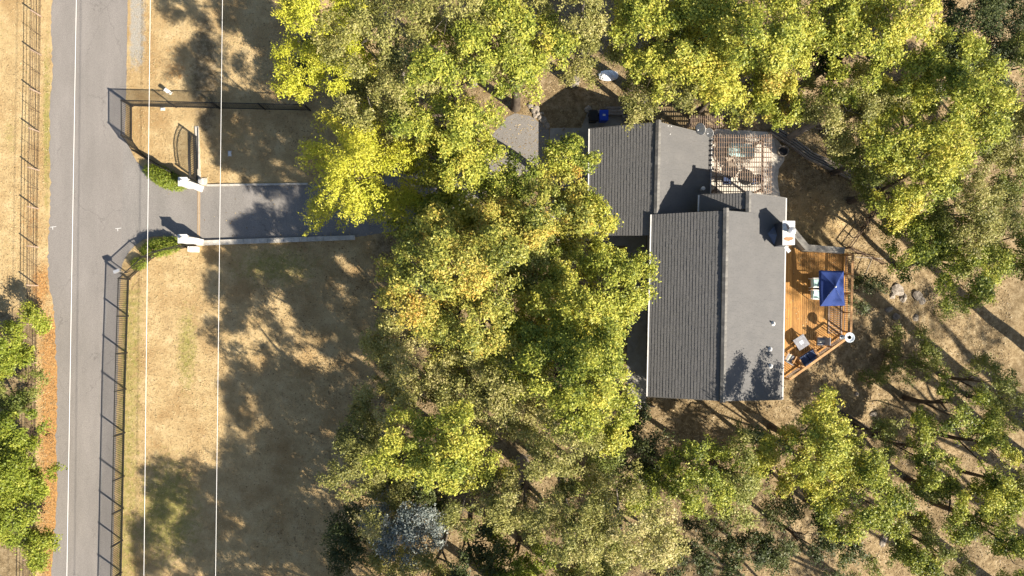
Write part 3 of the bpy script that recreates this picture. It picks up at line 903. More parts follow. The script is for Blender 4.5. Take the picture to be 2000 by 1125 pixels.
ord_ = ['first', 'second', 'third', 'fourth', 'fifth', 'sixth', 'seventh', 'eighth', 'ninth', 'tenth', 'eleventh']
for i, (px, py, r) in enumerate(((1036, 207, .28), (1042, 216, .3), (1049, 212, .22), (1050, 222, .26), (1055, 229, .27), (1061, 234, .3), (1064, 240, .24), (1069, 246, .22), (1046, 226, .2), (1058, 222, .2))):
    rock(px, py, r, 'pale edging boulder above the parking pad, %s from the left end' % ord_[i], 'boulders edging the parking pad', i)
for i, (px, py, r, lab) in enumerate(((1148, 214, .25, 'lone boulder in the gable shade'), (1100, 252, .16, 'small boulder at the edge of the concrete apron'),
        (1752, 566, .55, 'largest pale boulder right of the round shrub'), (1762, 582, .42, 'pale boulder just below the largest one'), (1742, 578, .3, 'small pale boulder left of the largest one'), (1790, 576, .5, 'broad pale boulder right of the largest one'), (1800, 588, .35, 'flat pale boulder at the right end of the rock group'),
        (1735, 605, .36, 'grey boulder below the rock group'), (1748, 618, .3, 'second grey boulder below the rock group'), (1787, 620, .34, 'tan boulder beside the trunk shadow'), (1742, 715, .33, 'white streaked boulder on the slope below the deck corner'), (1733, 668, .3, 'small boulder on the slope right of the white dish'),
        (1637, 797, .26, 'rounded pale boulder right of the golden tree top'), (1704, 808, .3, 'tan boulder on the bare slope'), (1815, 900, .42, 'grey boulder under the fallen branch'), (1835, 925, .36, 'grey boulder below the fallen branch'), (1868, 868, .3, 'pale boulder in the lower right clearing'), (1672, 770, .22, 'dark little boulder on the bare slope'), (1723, 1057, .4, 'stump sized dark boulder at the lower right clearing'))):
    rock(px, py, r, lab, 'boulders on the slope', i)

# ------------------------------------------------------------------ curbs along the drive
curb = thing('driveway_curb', 'pale concrete block curb along the lower side of the driveway', 'curb', P(540, 472))
A0, B0 = (385, 475), (694, 464)
n = 20
for i in range(n):
    a = Vector(A0).lerp(Vector(B0), i / n); b = Vector(A0).lerp(Vector(B0), (i + .975) / n)
    p, q = P(a.x, a.y, .1), P(b.x, b.y, .1)
    mb = MB(); mb.bar(p + Vector((0, 0, -.03)), q + Vector((0, 0, -.03 + rng.uniform(-.01, .01))), .34 - .04 * i / n, .28); obj('curb_block', mb, M_conc, curb)
c2_ = thing('lawn_edging', 'thin pale concrete edging along the upper side of the driveway', 'curb', P(500, 360))
for i in range(9):
    a = Vector((404, 362)).lerp(Vector((602, 359)), i / 9); b = Vector((404, 362)).lerp(Vector((602, 359)), (i + .985) / 9)
    mb = MB(); mb.bar(P(a.x, a.y, .03), P(b.x, b.y, .03), .13, .14); obj('edging_block', mb, M_conc, c2_)
tk = thing('gate_track', 'rusty tan sliding gate track set across the driveway', 'gate track', P(388.5, 418))
M_track = surf('track_steel', (.36, .24, .13), (.48, .35, .21), 6, .8, .1, 40, .25)
for o in (-1.6, 1.6):
    mb = MB(); mb.bar(P(388.5 + o, 364, .022), P(388 + o, 471, .022), .05, .03); obj('track_rail', mb, M_track, tk)
mb = MB(); mb.bar(P(388.5, 364, .012), P(388, 471, .012), .17, .012); obj('track_bed', mb, M_conc2, tk)

# ------------------------------------------------------------------ gate pillars
def pillar(px, py, z, label, arm):
    c = P(px, py, z); b = Vector((c.x, c.y, 0))
    t = thing('gate_pillar', label, 'pillar', b, 'white gate pillars')
    mb = MB(); mb.box((c.x, c.y, z / 2), (.5, .5, z)); obj('column', mb, M_stucco, t)
    mb = MB(); mb.box((c.x, c.y, z + .04), (.6, .6, .09)); obj('cap', mb, M_white, t)
    mb = MB(); mb.box((c.x, c.y, z + .20), (.13, .13, .22), 0, 1.25); ln = obj('lantern', mb, M_stucco, t)
    mb = MB(); mb.lathe((c.x, c.y, z + .31), [(.11, 0), (.04, .08), (.015, .14)], 8); obj('lantern_roof', mb, M_stucco, ln)
    w = Vector(arm)
    mb = MB(); d = Vector((c.x, c.y, 0)); e = d + w; mid = (d + e) / 2
    rz = math.atan2(w.y, w.x)
    L = w.length
    mb.box((d.x + w.x * (.26 / L + (1 - .26 / L) / 2), d.y + w.y * (.26 / L + (1 - .26 / L) / 2), z * .42), (L - .26, .42, z * .84), rz); obj('wing_wall', mb, M_stucco, t)
    return t
pillar(357.5, 355, 1.35, 'white gate pillar beside the upper hedge', (.75, -.28, 0))
pillar(357, 466.5, 1.5, 'white gate pillar beside the lower hedge', (.80, -.12, 0))
t = thing('utility_box', 'small white box behind the lower gate pillar', 'box', P(378, 489))
mb = MB(); mb.box(P(378, 487, .35), (.5, .36, .7)); obj('box_body', mb, M_white, t)
mb = MB(); mb.box(P(378, 487, .72), (.54, .4, .04)); obj('lid', mb, M_stucco, t)
# gate operator
t = thing('gate_motor', 'grey gate motor housing on a concrete pad', 'gate motor', P(394, 354))
mb = MB(); mb.box(P(396, 355, .04), (.6, .5, .08)); obj('pad', mb, M_conc, t)
mb = MB(); mb.tube([P(389, 353, .38) , P(394, 353, .38)], .16, 16); obj('motor_drum', mb, M_metal, t)
mb = MB(); mb.box(P(392, 353.5, .18), (.24, .3, .2)); obj('housing', mb, M_dish, t)

# ------------------------------------------------------------------ iron fences
pk_mb = MB(); pk_mb.box((0, 0, .5), (.027, .027, 1.0))
PICK = mesh_of('picket', pk_mb, M_iron)
po_mb = MB(); po_mb.box((0, 0, .5), (.085, .085, 1.0)); po_mb.box((0, 0, 1.02), (.08, .08, .03), 0, .3)
POST = mesh_of('post', po_mb, M_iron)
def iron_fence(label, pts, h=1.36, gap=.128, panel=2.54, top=None):
    base = [P(x, y, 0) for x, y in pts]
    t = thing('iron_fence', label, 'fence', base[0], 'black iron picket fences')
    for a, b in zip(base[:-1], base[1:]):
        d = b - a; L = d.length; rz = math.atan2(d.y, d.x)
        for z in (.12, h):
            mb = MB(); mb.bar(a + Vector((0, 0, z)), b + Vector((0, 0, z)), .045, .045); obj('rail', mb, M_iron, t)
        np_ = max(1, round(L / panel))
        for i in range(np_):
            p = a.lerp(b, i / np_); inst('post', POST, t, p, rz, (1, 1, h + .04))
        n = int(L / gap)
        for i in range(1, n):
            p = a.lerp(b, i / n); inst('picket', PICK, t, p + Vector((0, 0, .04)), rz, (1, 1, h - .05))
    inst('post', POST, t, base[-1], 0, (1, 1, h + .04))
    return t
iron_fence('long black iron picket fence beside the road below the hedge', [(253, 546), (246, 760), (242.5, 930), (237, 1180)])
iron_fence('curved black iron fence behind the lower hedge', [(366, 483), (318, 495), (299, 504), (254, 545)])
iron_fence('short black iron fence at the road corner beside the upper hedge', [(344, 340), (310, 322), (279, 302), (258.5, 274), (258.5, 208)])
iron_fence('black iron picket fence crossing the upper lawn to the trees', [(259.5, 207.5), (430, 212), (606, 216)])
# gate
gt = thing('sliding_gate', 'black iron sliding gate with arched top slid open on its track', 'gate', P(386, 310))
ga, gb = P(386.5, 352, 0), P(384.5, 268, 0)
n = 24
def gh(t): return 1.24 + .14 * math.sin(math.pi * t) - .24 * t ** 3
for t_ in range(n + 1):
    u = t_ / n; p = ga.lerp(gb, u)
    inst('picket', PICK, gt, p + Vector((0, 0, .1)), 0, (1.1, 1.1, gh(u) - .1))
for off in (0, -.18):
    mb = MB(); mb.tube([ga.lerp(gb, k / 16) + Vector((0, 0, gh(k / 16) + off)) for k in range(17)], .03, 6); obj('arched_rail', mb, M_iron, gt)
for z in (.1, .42, .5):
    mb = MB(); mb.bar(ga + Vector((0, 0, z)), gb + Vector((0, 0, z)), .05, .05); obj('rail', mb, M_iron, gt)
for u in (0, 1):
    inst('post', POST, gt, ga.lerp(gb, u), 0, (1, 1, gh(u) + .05))
t = thing('track_footing', 'white concrete footing strip along the open gate', 'curb', P(387, 300))
mb = MB(); mb.bar(P(389, 357, .03), P(384.5, 247, .03), .26, .1); obj('strip', mb, M_conc, t)
mb = MB(); mb.bar(P(386.6, 330, .1), P(386.5, 249, .1), .03, .05); obj('guide_rail', mb, M_iron, t)

# wire ranch fence on the far left
wf = thing('ranch_fence', 'rusty wire ranch fence on posts left of the road', 'fence', P(78, 300))
wl_ = [(82, -60), (80, 160), (77, 310), (75, 460), (74, 600), (72, 760), (70, 930), (66, 1180)]
wb = [P(x, y, 0) for x, y in wl_]
for z in (.12, .3, .48, .66, .84, 1.02):
    mb = MB(); mb.tube([p + Vector((0, 0, z)) for p in wb], .013 if z < 1 else .02, 5); obj('wire', mb, M_rust, wf)
def wp_(y): return P(np.interp(y, [p[1] for p in wl_], [p[0] for p in wl_]), y, 0)
y = -42; k = 0
while y < 1150:
    p = wp_(y)
    mb = MB(); th = .075 if k % 2 == 0 else .022
    mb.bar(p, p + Vector((0, 0, 1.1)), th, th); obj('post' if k % 2 == 0 else 'stay', mb, M_rust if k % 2 else M_perg, wf)
    y += 37.5; k += 1

# small utilities in the upper lawn
t = thing('utility_pedestal', 'white utility pedestal just outside the upper iron fence', 'pedestal', P(332, 181))
c = P(332, 181, 0)
mb = MB(); mb.box((c.x, c.y, .26), (.30, .24, .52), R(-35), .9); obj('body', mb, M_white, t)
mb = MB(); mb.box((c.x, c.y, .54), (.32, .26, .05), R(-35), .8); obj('cap', mb, M_white, t)
for px, py, sx, sy, lab in ((449, 300, .2, .32, 'white utility cover in the sunny upper lawn'), (318, 213, .26, .14, 'small white marker slab below the upper iron fence')):
    t = thing('utility_cover', lab, 'utility cover', P(px, py))
    mb = MB(); mb.box(P(px, py, .05), (sx, sy, .1), 0, .95); obj('lid', mb, M_white, t)
    mb = MB(); mb.box(P(px, py, .01), (sx + .08, sy + .08, .03)); obj('rim', mb, M_conc, t)
# little sign post by the lower hedge
t = thing('mailbox', 'small dark mailbox on a post behind the iron fence corner', 'mailbox', P(248, 532))
p = P(248, 532, 0)
mb = MB(); mb.bar(p, p + Vector((0, 0, 1.0)), .07, .07); obj('post', mb, M_oldwood, t)
mb = MB(); mb.box(p + Vector((-.05, .02, 1.1)), (.42, .2, .22), R(20)); obj('box', mb, M_metal, t)
# low timber border south of the house
t = thing('timber_border', 'pale straight border board below the house corner', 'border', G(1230, 790))
for a, b in (((1172, 786), (1216, 788)), ((1244, 791), (1278, 794))):
    mb = MB(); mb.bar(G(*a, .1), G(*b, .1), .08, .24); obj('board', mb, M_oldwood, t)

# overhead wires
for i, (a, b, lab) in enumerate((((149, 0), (130.5, 1125), 'white overhead wire above the road'), ((293.5, 0), (281, 1125), 'white overhead wire right of the road fence'), ((434.5, 0), (421, 1125), 'white overhead wire over the lawn, farthest from the road'))):
    A, B = P(*a, 7.0), P(*b, 7.0); d = B - A
    pts = [A + d * t_ + Vector((0, 0, .0)) for t_ in (-1.2, -.6, 0, .5, 1, 1.6, 2.2)]
    mb = MB(); mb.tube(pts, .0115, 6); o = obj('overhead_wire', mb, M_wire, loc=pts[0]); tag(o, lab, 'wire', 'overhead wires')

# ------------------------------------------------------------------ foliage
def leaf_mesh(name, C, N, S, tone, mat, asp=.7, seed=0):
    """one small pointed blade per leaf"""
    r = np.random.default_rng(seed)
    n = len(C)
    N = N / (np.linalg.norm(N, axis=1, keepdims=True) + 1e-9)
    a = r.normal(size=(n, 3)); T = a - (a * N).sum(1, keepdims=True) * N
    T /= np.linalg.norm(T, axis=1, keepdims=True) + 1e-9
    Bv = np.cross(N, T)
    S = S[:, None]
    co = np.stack([C - T * S * .45 + Bv * S * asp * .5, C + T * S * .65, C - T * S * .45 - Bv * S * asp * .5], 1).reshape(-1, 3)
    me = bpy.data.meshes.new(name)
    me.vertices.add(n * 3); me.vertices.foreach_set('co', co.astype(np.float32).ravel())
    me.loops.add(n * 3); me.loops.foreach_set('vertex_index', np.arange(n * 3, dtype=np.int32))
    me.polygons.add(n); me.polygons.foreach_set('loop_start', np.arange(n, dtype=np.int32) * 3)
    me.update(calc_edges=True)
    at = me.attributes.new('tone', 'FLOAT', 'FACE'); at.data.foreach_set('value', np.clip(tone, 0, 1).astype(np.float32))
    me.materials.append(mat)
    return me

SPEC = {  # tone mean, lobe sd, sprig sd, leaf size, sprigs per m2, leaves per sprig, sprig radius
 'Y': (.50, .075, .12, .122, 12.5, 19, .27), 'A': (.51, .08, .12, .122, 12.5, 19, .27), 'L': (.58, .05, .08, .118, 13.0, 19, .26),
 'O': (.53, .08, .12, .105, 12.5, 18, .26), 'G': (.54, .07, .10, .112, 11.5, 18, .28), 'D': (.46, .09, .11, .12, 11.0, 16, .29),
 'B': (.52, .08, .12, .11, 11.0, 16, .27), 'V': (.57, .07, .10, .122, 11.5, 17, .27)}

def canopy(rx, ry, zb, zt, sp, seed, prof='dome', dens=1.0, hole=.0):
    r = np.random.default_rng(seed)
    tm, tl, ts, ls, spm, nl_, srad = SPEC[sp]
    Rm = math.sqrt(rx * ry)
    nl = int(np.clip(Rm * Rm * .62, 4, 30))
    k = np.arange(nl)
    rr = np.sqrt((k + .5) / nl) * .86; th = k * 2.39996 + r.uniform(0, 6)
    rr = rr * (1 + r.normal(0, .10, nl)); th = th + r.normal(0, .25, nl)
    rl = 1.22 * Rm / math.sqrt(nl) * r.uniform(.75, 1.25, nl)
    if prof == 'cone': zc = zb + (zt - zb) * (1 - .9 * rr)
    else: zc = zb + (zt - zb) * np.sqrt(np.clip(1 - .85 * rr ** 2, 0, 1))
    zc = zc - rl * .55 + r.normal(0, .5 + .055 * (zt - zb), nl)
    LC = np.stack([rr * np.cos(th) * rx, rr * np.sin(th) * ry, zc], 1)
    lt = r.normal(0, tl, nl)
    pts = []; nrm = []; ton = []
    for i in range(nl):
        area = 2 * math.pi * rl[i] ** 2 * 1.3
        m = int(area * spm * dens * 1.12)
        ns = max(5, int(area * 1.0))            # clumps of twigs on the lobe
        cd = r.normal(size=(ns, 3)); cd /= np.linalg.norm(cd, axis=1, keepdims=True)
        cd[:, 2] = np.where(cd[:, 2] < -.25, -cd[:, 2], cd[:, 2])
        crad = r.uniform(.30, .76, ns) * (.72 + .12 * Rm / 2)
        cpos = LC[i] + cd * (rl[i] * r.uniform(.62, 1.08, ns))[:, None] * np.array([1, 1, .85])
        ctone = r.normal(0, ts * .9, ns)
        w_ = crad ** 2; ci = r.choice(ns, m, p=w_ / w_.sum())
        dd = r.normal(size=(m, 3)); dd /= np.linalg.norm(dd, axis=1, keepdims=True)
        dd[:, 2] = np.where(dd[:, 2] < -.2, -dd[:, 2], dd[:, 2])
        p = cpos[ci] + dd * (crad[ci] * r.uniform(.55, 1.05, m))[:, None] * np.array([1, 1, .7])
        d = dd * .7 + cd[ci] * .4
        ct = ctone[ci]
        keep = np.ones(m, bool)
        for j in range(nl):
            if j == i: continue
            q = (p - LC[j]) / np.array([1, 1, .78]) / rl[j]
            keep &= ~((q ** 2).sum(1) < .52)
        nz = np.sin(p[:, 0] * 2.3 + seed) + np.sin(p[:, 1] * 2.6 + 1.7 * seed) + np.sin(p[:, 2] * 2.9 + p[:, 0] * 1.3)
        keep &= nz > (-1.5 + hole)
        p = p[keep]; d = d[keep]; ct = ct[keep]
        pts.append(p); nrm.append(d); ton.append(tm + lt[i] + ct + r.normal(0, ts * .5, len(p)))
    S = np.concatenate(pts); D = np.concatenate(nrm); T = np.concatenate(ton)
    # leaves
    n = len(S)
    cnt = r.integers(max(3, nl_ - 5), nl_ + 5, n)
    idx = np.repeat(np.arange(n), cnt)
    off = r.normal(size=(len(idx), 3)) * srad * np.array([.5, .5, .36])
    if prof == 'cone':          # drooping sprays that point outward
        out = S[idx].copy(); out[:, 2] = 0; out /= np.linalg.norm(out, axis=1, keepdims=True) + 1e-6
        al = r.uniform(-.5, .6, (len(idx), 1))
        off = off * .55 + out * al - np.array([0, 0, .25]) * al.clip(0)
    C = S[idx] + off
    N = D[idx] * .55 + np.array([0, 0, .55]) + r.normal(size=(len(idx), 3)) * .55
    sz = ls * r.uniform(.65, 1.35, len(idx))
    tone = T[idx] + r.normal(0, .14, len(idx))
    return C, N, sz, tone, LC, rl

NTREE = [0]; LEAFCOUNT = [0]
def tree(name, label, px, py, rx, ry, zt, sp, zb=None, prof='dome', dens=1.0, hole=0.0, lean=(0, 0), group='trees around the house', bark=None, cat='tree', base=None):
    NTREE[0] += 1; seed = NTREE[0] * 13 + 5
    if base is not None: gpos = Vector(base); zc = zt
    else:
        gz = 0.0
        for _ in range(5):
            zc = gz + zt * .84
            p = P(px, py, zc); gz = float(ground_z(p.x, p.y))
        gpos = Vector((p.x, p.y, gz))
        s = (H - zc) / F
        gr = 1.10 if cat == 'tree' else 1.05
        rx *= s * gr; ry *= s * gr
    if zb is None: zb = zt * .42
    C, N, sz, tone, LC, rl = canopy(rx, ry, zb, zt, sp, seed, prof, dens, hole)
    LEAFCOUNT[0] += len(C)
    t = thing(name, label, cat, gpos, group)
    me = leaf_mesh('crown', C, N, sz, tone, LEAF[sp], .7 if sp != 'L' else .5, seed)
    o = bpy.data.objects.new('crown', me); COL.objects.link(o); o.parent = t; ORG[o.name] = gpos
    r = random.Random(seed)
    mb = MB(); tr = .035 * zt * (.8 + .4 * r.random()) * (0.75 if zt > 4 else .5)
    bx, by = gpos.x - lean[0], gpos.y - lean[1]
    top = Vector((0, 0, zb + (zt - zb) * .45))
    b0 = Vector((-lean[0], -lean[1], -.3))
    def tp(u):
        return lerp(b0, top, u) + Vector((.25 * math.sin(u * 4 + seed), .25 * math.cos(u * 3.3 + seed), 0)) * u * (1 if zt > 4 else .2)
    us = [0, .08, .25, .5, .75, 1]
    mb.tube([gpos + tp(u) for u in us], [tr * 1.5, tr * 1.1, tr * .95, tr * .8, tr * .6, tr * .3], 8)
    for i in range(min(len(LC), 16)):
        u = r.uniform(.5, .95); a = tp(u); e = Vector(LC[i]) - Vector((0, 0, rl[i] * .1))
        if e.z < a.z - 1.0: u = .45; a = tp(u)
        md = lerp(a, e, .5) + Vector((r.uniform(-.3, .3), r.uniform(-.3, .3), .15 * (e - a).length))
        w = tr * .42
        mb.tube([gpos + a, gpos + md, gpos + e], [w, w * .65, w * .2], 5, cap=False)
        for _ in range(3):          # twigs
            dd = Vector((r.gauss(0, 1), r.gauss(0, 1), r.uniform(0, 1))).normalized() * rl[i] * .95
            mb.tube([gpos + e, gpos + e + dd * .5 + Vector((0, 0, .08)), gpos + e + dd], [w * .22, w * .15, w * .06], 3, cap=False)
    obj('trunk', mb, bark or (M_bark2 if sp in 'OB' else M_bark), t, smooth=True, recalc=False)
    return t

T = [  # name, label, px, py, rx, ry, height, leaf, extra
 ('maple_tree', 'bright lime tree at the top edge, leftmost of the upper trees', 648, 60, 98, 88, 12.5, 'L', {}),
 ('laurel_bush', 'dark green bush in the shade below the lime tree', 594, 128, 40, 42, 3.5, 'D', {'cat': 'shrub'}),
 ('oak_tree', 'olive brown oak between the lime tree and the yellow green trees', 752, 105, 85, 110, 13.5, 'O', {}),
 ('oak_tree', 'olive oak at the top edge above the parking pad', 900, 30, 120, 70, 13, 'O', {'hole': .25}),
 ('oak_tree', 'yellow green oak above the parking pad, largest of the upper left trees', 880, 190, 115, 110, 12.5, 'Y', {}),
 ('oak_tree', 'pale green oak at the edge of the bare dirt clearing', 1008, 108, 76, 92, 11.5, 'Y', {}),
 ('cedar_tree', 'feathery lime cedar overhanging the driveway', 690, 308, 98, 124, 13.5, 'L', {'prof': 'cone', 'zb': 3.5, 't': .06, 'dens': 1.15}),
 ('oak_tree', 'small olive oak between the cedar and the yellow green tree', 792, 255, 62, 55, 8.5, 'O', {}),
 ('oak_tree', 'green oak leaning over the shaded driveway', 884, 270, 70, 52, 8, 'Y', {}),
 ('oak_tree', 'olive oak with a dark left side above the white tarp', 1150, 48, 68, 66, 11.5, 'O', {'hole': .2, 'zb': 7.5}),
 ('oak_tree', 'bright yellow oak at the top edge above the garage roof', 1295, 40, 105, 90, 13, 'Y', {}),
 ('oak_tree', 'dull green oak hanging over the garage gable', 1286, 158, 68, 58, 8, 'O', {}),
 ('oak_tree', 'golden oak at the top edge above the pergola', 1448, 70, 95, 100, 13, 'Y', {'t': .13}),
 ('oak_tree', 'yellow green oak reaching down to the trellis', 1425, 155, 82, 56, 9.5, 'Y', {}),
 ('oak_tree', 'tall green oak right of the golden oak', 1560, 70, 62, 110, 12, 'Y', {'hole': .3}),
 ('oak_tree', 'yellow green oak at the top edge near the upper right', 1702, 60, 105, 95, 13, 'Y', {}),
 ('oak_tree', 'pale dusty olive oak above the timber edging', 1640, 208, 110, 55, 9, 'O', {}),
 ('oak_tree', 'large bright yellow oak at the right of the yard', 1825, 228, 100, 110, 12, 'Y', {}),
 ('fir_tree', 'dark shaded conifer in the upper right corner', 1905, 60, 85, 75, 7, 'D', {}),
 ('oak_tree', 'green oak at the right edge near the upper corner', 1975, 120, 55, 50, 8, 'G', {}),
 ('oak_tree', 'dark green oak in shade above the end of the timber edging', 1712, 300, 80, 48, 7, 'G', {}),
 ('oak_tree', 'yellow oak drooping over the end of the timber edging', 1772, 355, 72, 75, 8.5, 'Y', {}),
 ('oak_tree', 'grey olive oak right of the yard fence', 1905, 395, 85, 70, 9.5, 'O', {}),
 ('oak_tree', 'shaded olive oak at the right edge', 1985, 262, 65, 75, 7, 'O', {}),
 ('oak_tree', 'light green oak above the long trunk shadows', 1868, 505, 90, 75, 8, 'Y', {'t': -.12}),
 ('oak_tree', 'green oak at the right edge beside the light green oak', 1972, 480, 72, 78, 7.5, 'G', {'t': .1}),
 ('oak_tree', 'huge oak with orange patches over the lawn edge', 900, 560, 150, 160, 13, 'A', {}),
 ('oak_tree', 'tall yellow green oak beside the garage roof', 1058, 380, 88, 88, 11, 'A', {'t': .02}),
 ('oak_tree', 'yellow green oak over the bend of the driveway', 960, 360, 72, 75, 10, 'Y', {'t': -.08}),
 ('oak_tree', 'small green oak at the lower edge of the shaded driveway', 840, 440, 66, 60, 8, 'Y', {'t': -.12}),
 ('oak_tree', 'yellow oak touching the long west eave of the main roof', 1148, 590, 84, 116, 11, 'Y', {'t': .06}),
 ('oak_tree', 'green oak touching the lower corner of the garage roof', 1138, 455, 62, 55, 8.5, 'Y', {}),
 ('oak_tree', 'darker green oak in the middle of the central grove', 1045, 560, 100, 100, 9.5, 'G', {'t': .12}),
 ('oak_tree', 'pale dusty oak at the left edge of the central grove', 850, 690, 115, 75, 9.5, 'O', {'t': .15}),
 ('oak_tree', 'yellow green oak at the lower left corner of the house', 1110, 745, 125, 105, 13, 'Y', {'t': -.05}),
 ('oak_tree', 'olive oak low in the central grove', 965, 770, 95, 90, 11.5, 'O', {'t': .08}),
 ('oak_tree', 'yellow green oak above the silver shrub', 862, 870, 88, 95, 13.2, 'Y', {}),
 ('oak_tree', 'olive oak at the lower end of the central grove', 1085, 858, 75, 65, 12, 'O', {}),
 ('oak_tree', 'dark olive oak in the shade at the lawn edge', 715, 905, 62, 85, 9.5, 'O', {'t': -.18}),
 ('silver_shrub', 'silvery blue grey shrub near the bottom edge', 790, 1035, 66, 60, 9, 'B', {'cat': 'shrub'}),
 ('oak_tree', 'dark shrubby oak at the bottom left of the grove', 695, 1045, 52, 55, 5, 'D', {}),
 ('oak_tree', 'pale olive oak at the bottom edge below the silver shrub', 745, 1110, 48, 48, 6.5, 'O', {'t': .15}),
 ('oak_tree', 'small yellow olive oak below the dark gap', 1025, 985, 62, 52, 12.5, 'O', {'t': .05}),
 ('laurel_bush', 'vivid green bush at the bottom edge', 1010, 1090, 95, 48, 8, 'V', {'cat': 'shrub'}),
 ('oak_tree', 'dark shaded oak left of the vivid green bush', 905, 1065, 70, 65, 9, 'D', {}),
 ('oak_tree', 'yellow olive oak at the bottom edge in the middle', 1230, 1045, 82, 98, 12.5, 'O', {'t': .12}),
 ('oak_tree', 'green olive oak left of the yellow olive oak', 1115, 1010, 68, 72, 13, 'O', {'t': -.05}),
 ('oak_tree', 'light green oak in the middle of the lower clearing', 1335, 945, 86, 52, 9, 'Y', {'t': -.14}),
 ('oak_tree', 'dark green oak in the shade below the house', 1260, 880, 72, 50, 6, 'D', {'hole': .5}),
 ('oak_tree', 'dark green oak right of the lower clearing', 1448, 945, 56, 84, 8, 'G', {'t': .1, 'hole': .6}),
 ('maple_tree', 'golden yellow maple below the deck', 1600, 875, 72, 90, 9, 'Y', {'t': .13}),
 ('oak_tree', 'yellow green oak below the golden maple', 1695, 965, 72, 72, 9, 'Y', {'t': -.08, 'hole': .3}),
 ('oak_tree', 'loose green oak above the curved branch', 1868, 798, 68, 46, 7, 'Y', {'hole': .7, 't': -.2}),
 ('oak_tree', 'loose pale green oak at the right edge below the trunk shadows', 1952, 880, 60, 72, 8, 'Y', {'hole': .7, 't': -.12}),
 ('oak_tree', 'loose green oak right of the lower right clearing', 1890, 985, 78, 66, 8, 'Y', {'hole': .8, 't': -.14}),
 ('oak_tree', 'pale green oak in the lower right corner', 1965, 1045, 64, 75, 9, 'Y', {'hole': .6, 't': -.12}),
 ('oak_tree', 'sparse green oak at the bottom edge near the right corner', 1840, 1085, 62, 50, 7, 'G', {'hole': .8, 't': .1}),
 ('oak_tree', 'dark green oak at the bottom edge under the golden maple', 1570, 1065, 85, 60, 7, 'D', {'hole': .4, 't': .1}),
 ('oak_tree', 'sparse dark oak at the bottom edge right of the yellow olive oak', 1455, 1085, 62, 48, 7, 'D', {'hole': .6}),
 ('oak_tree', 'sparse young oak at the bottom edge in the clearing', 1715, 1100, 48, 40, 4, 'G', {'hole': 1.0}),
 ('round_shrub', 'round dark green shrub beside the deck rail', 1690, 566, 27, 32, 1.8, 'D', {'cat': 'shrub', 'zb': .3}),
 ('wild_shrub', 'sparse green shrub on the slope right of the deck corner', 1790, 700, 45, 40, 2.2, 'G', {'cat': 'shrub', 'zb': .3, 'hole': 1.0}),
 ('wild_shrub', 'small green shrub on the slope below the white streaked boulder', 1715, 752, 30, 26, 1.4, 'G', {'cat': 'shrub', 'zb': .2, 'hole': .9}),
 ('wild_shrub', 'small green shrub between the trunk shadows', 1852, 600, 18, 16, 1.2, 'G', {'cat': 'shrub', 'zb': .2, 'hole': .6}),
 ('laurel_bush', 'rounded bright green bush at the left edge', 24, 662, 42, 46, 3.2, 'V', {'cat': 'shrub', 'zb': .6, 'lean': (2, 0), 'dens': 1.7, 't': .08}),
 ('pine_tree', 'scraggly green pine at the left edge below the bush', 14, 770, 40, 42, 3.6, 'G', {'hole': .7, 'lean': (2.2, 0)}),
 ('oak_tree', 'bright green oak at the left edge beside the orange litter', 12, 880, 54, 80, 4.2, 'V', {'lean': (2.6, 0), 'dens': 1.8}),
 ('oak_tree', 'lower green oak in the bottom left corner', 18, 1035, 58, 90, 4.4, 'V', {'t': -.05, 'lean': (2.6, 0), 'dens': 1.8}),
]
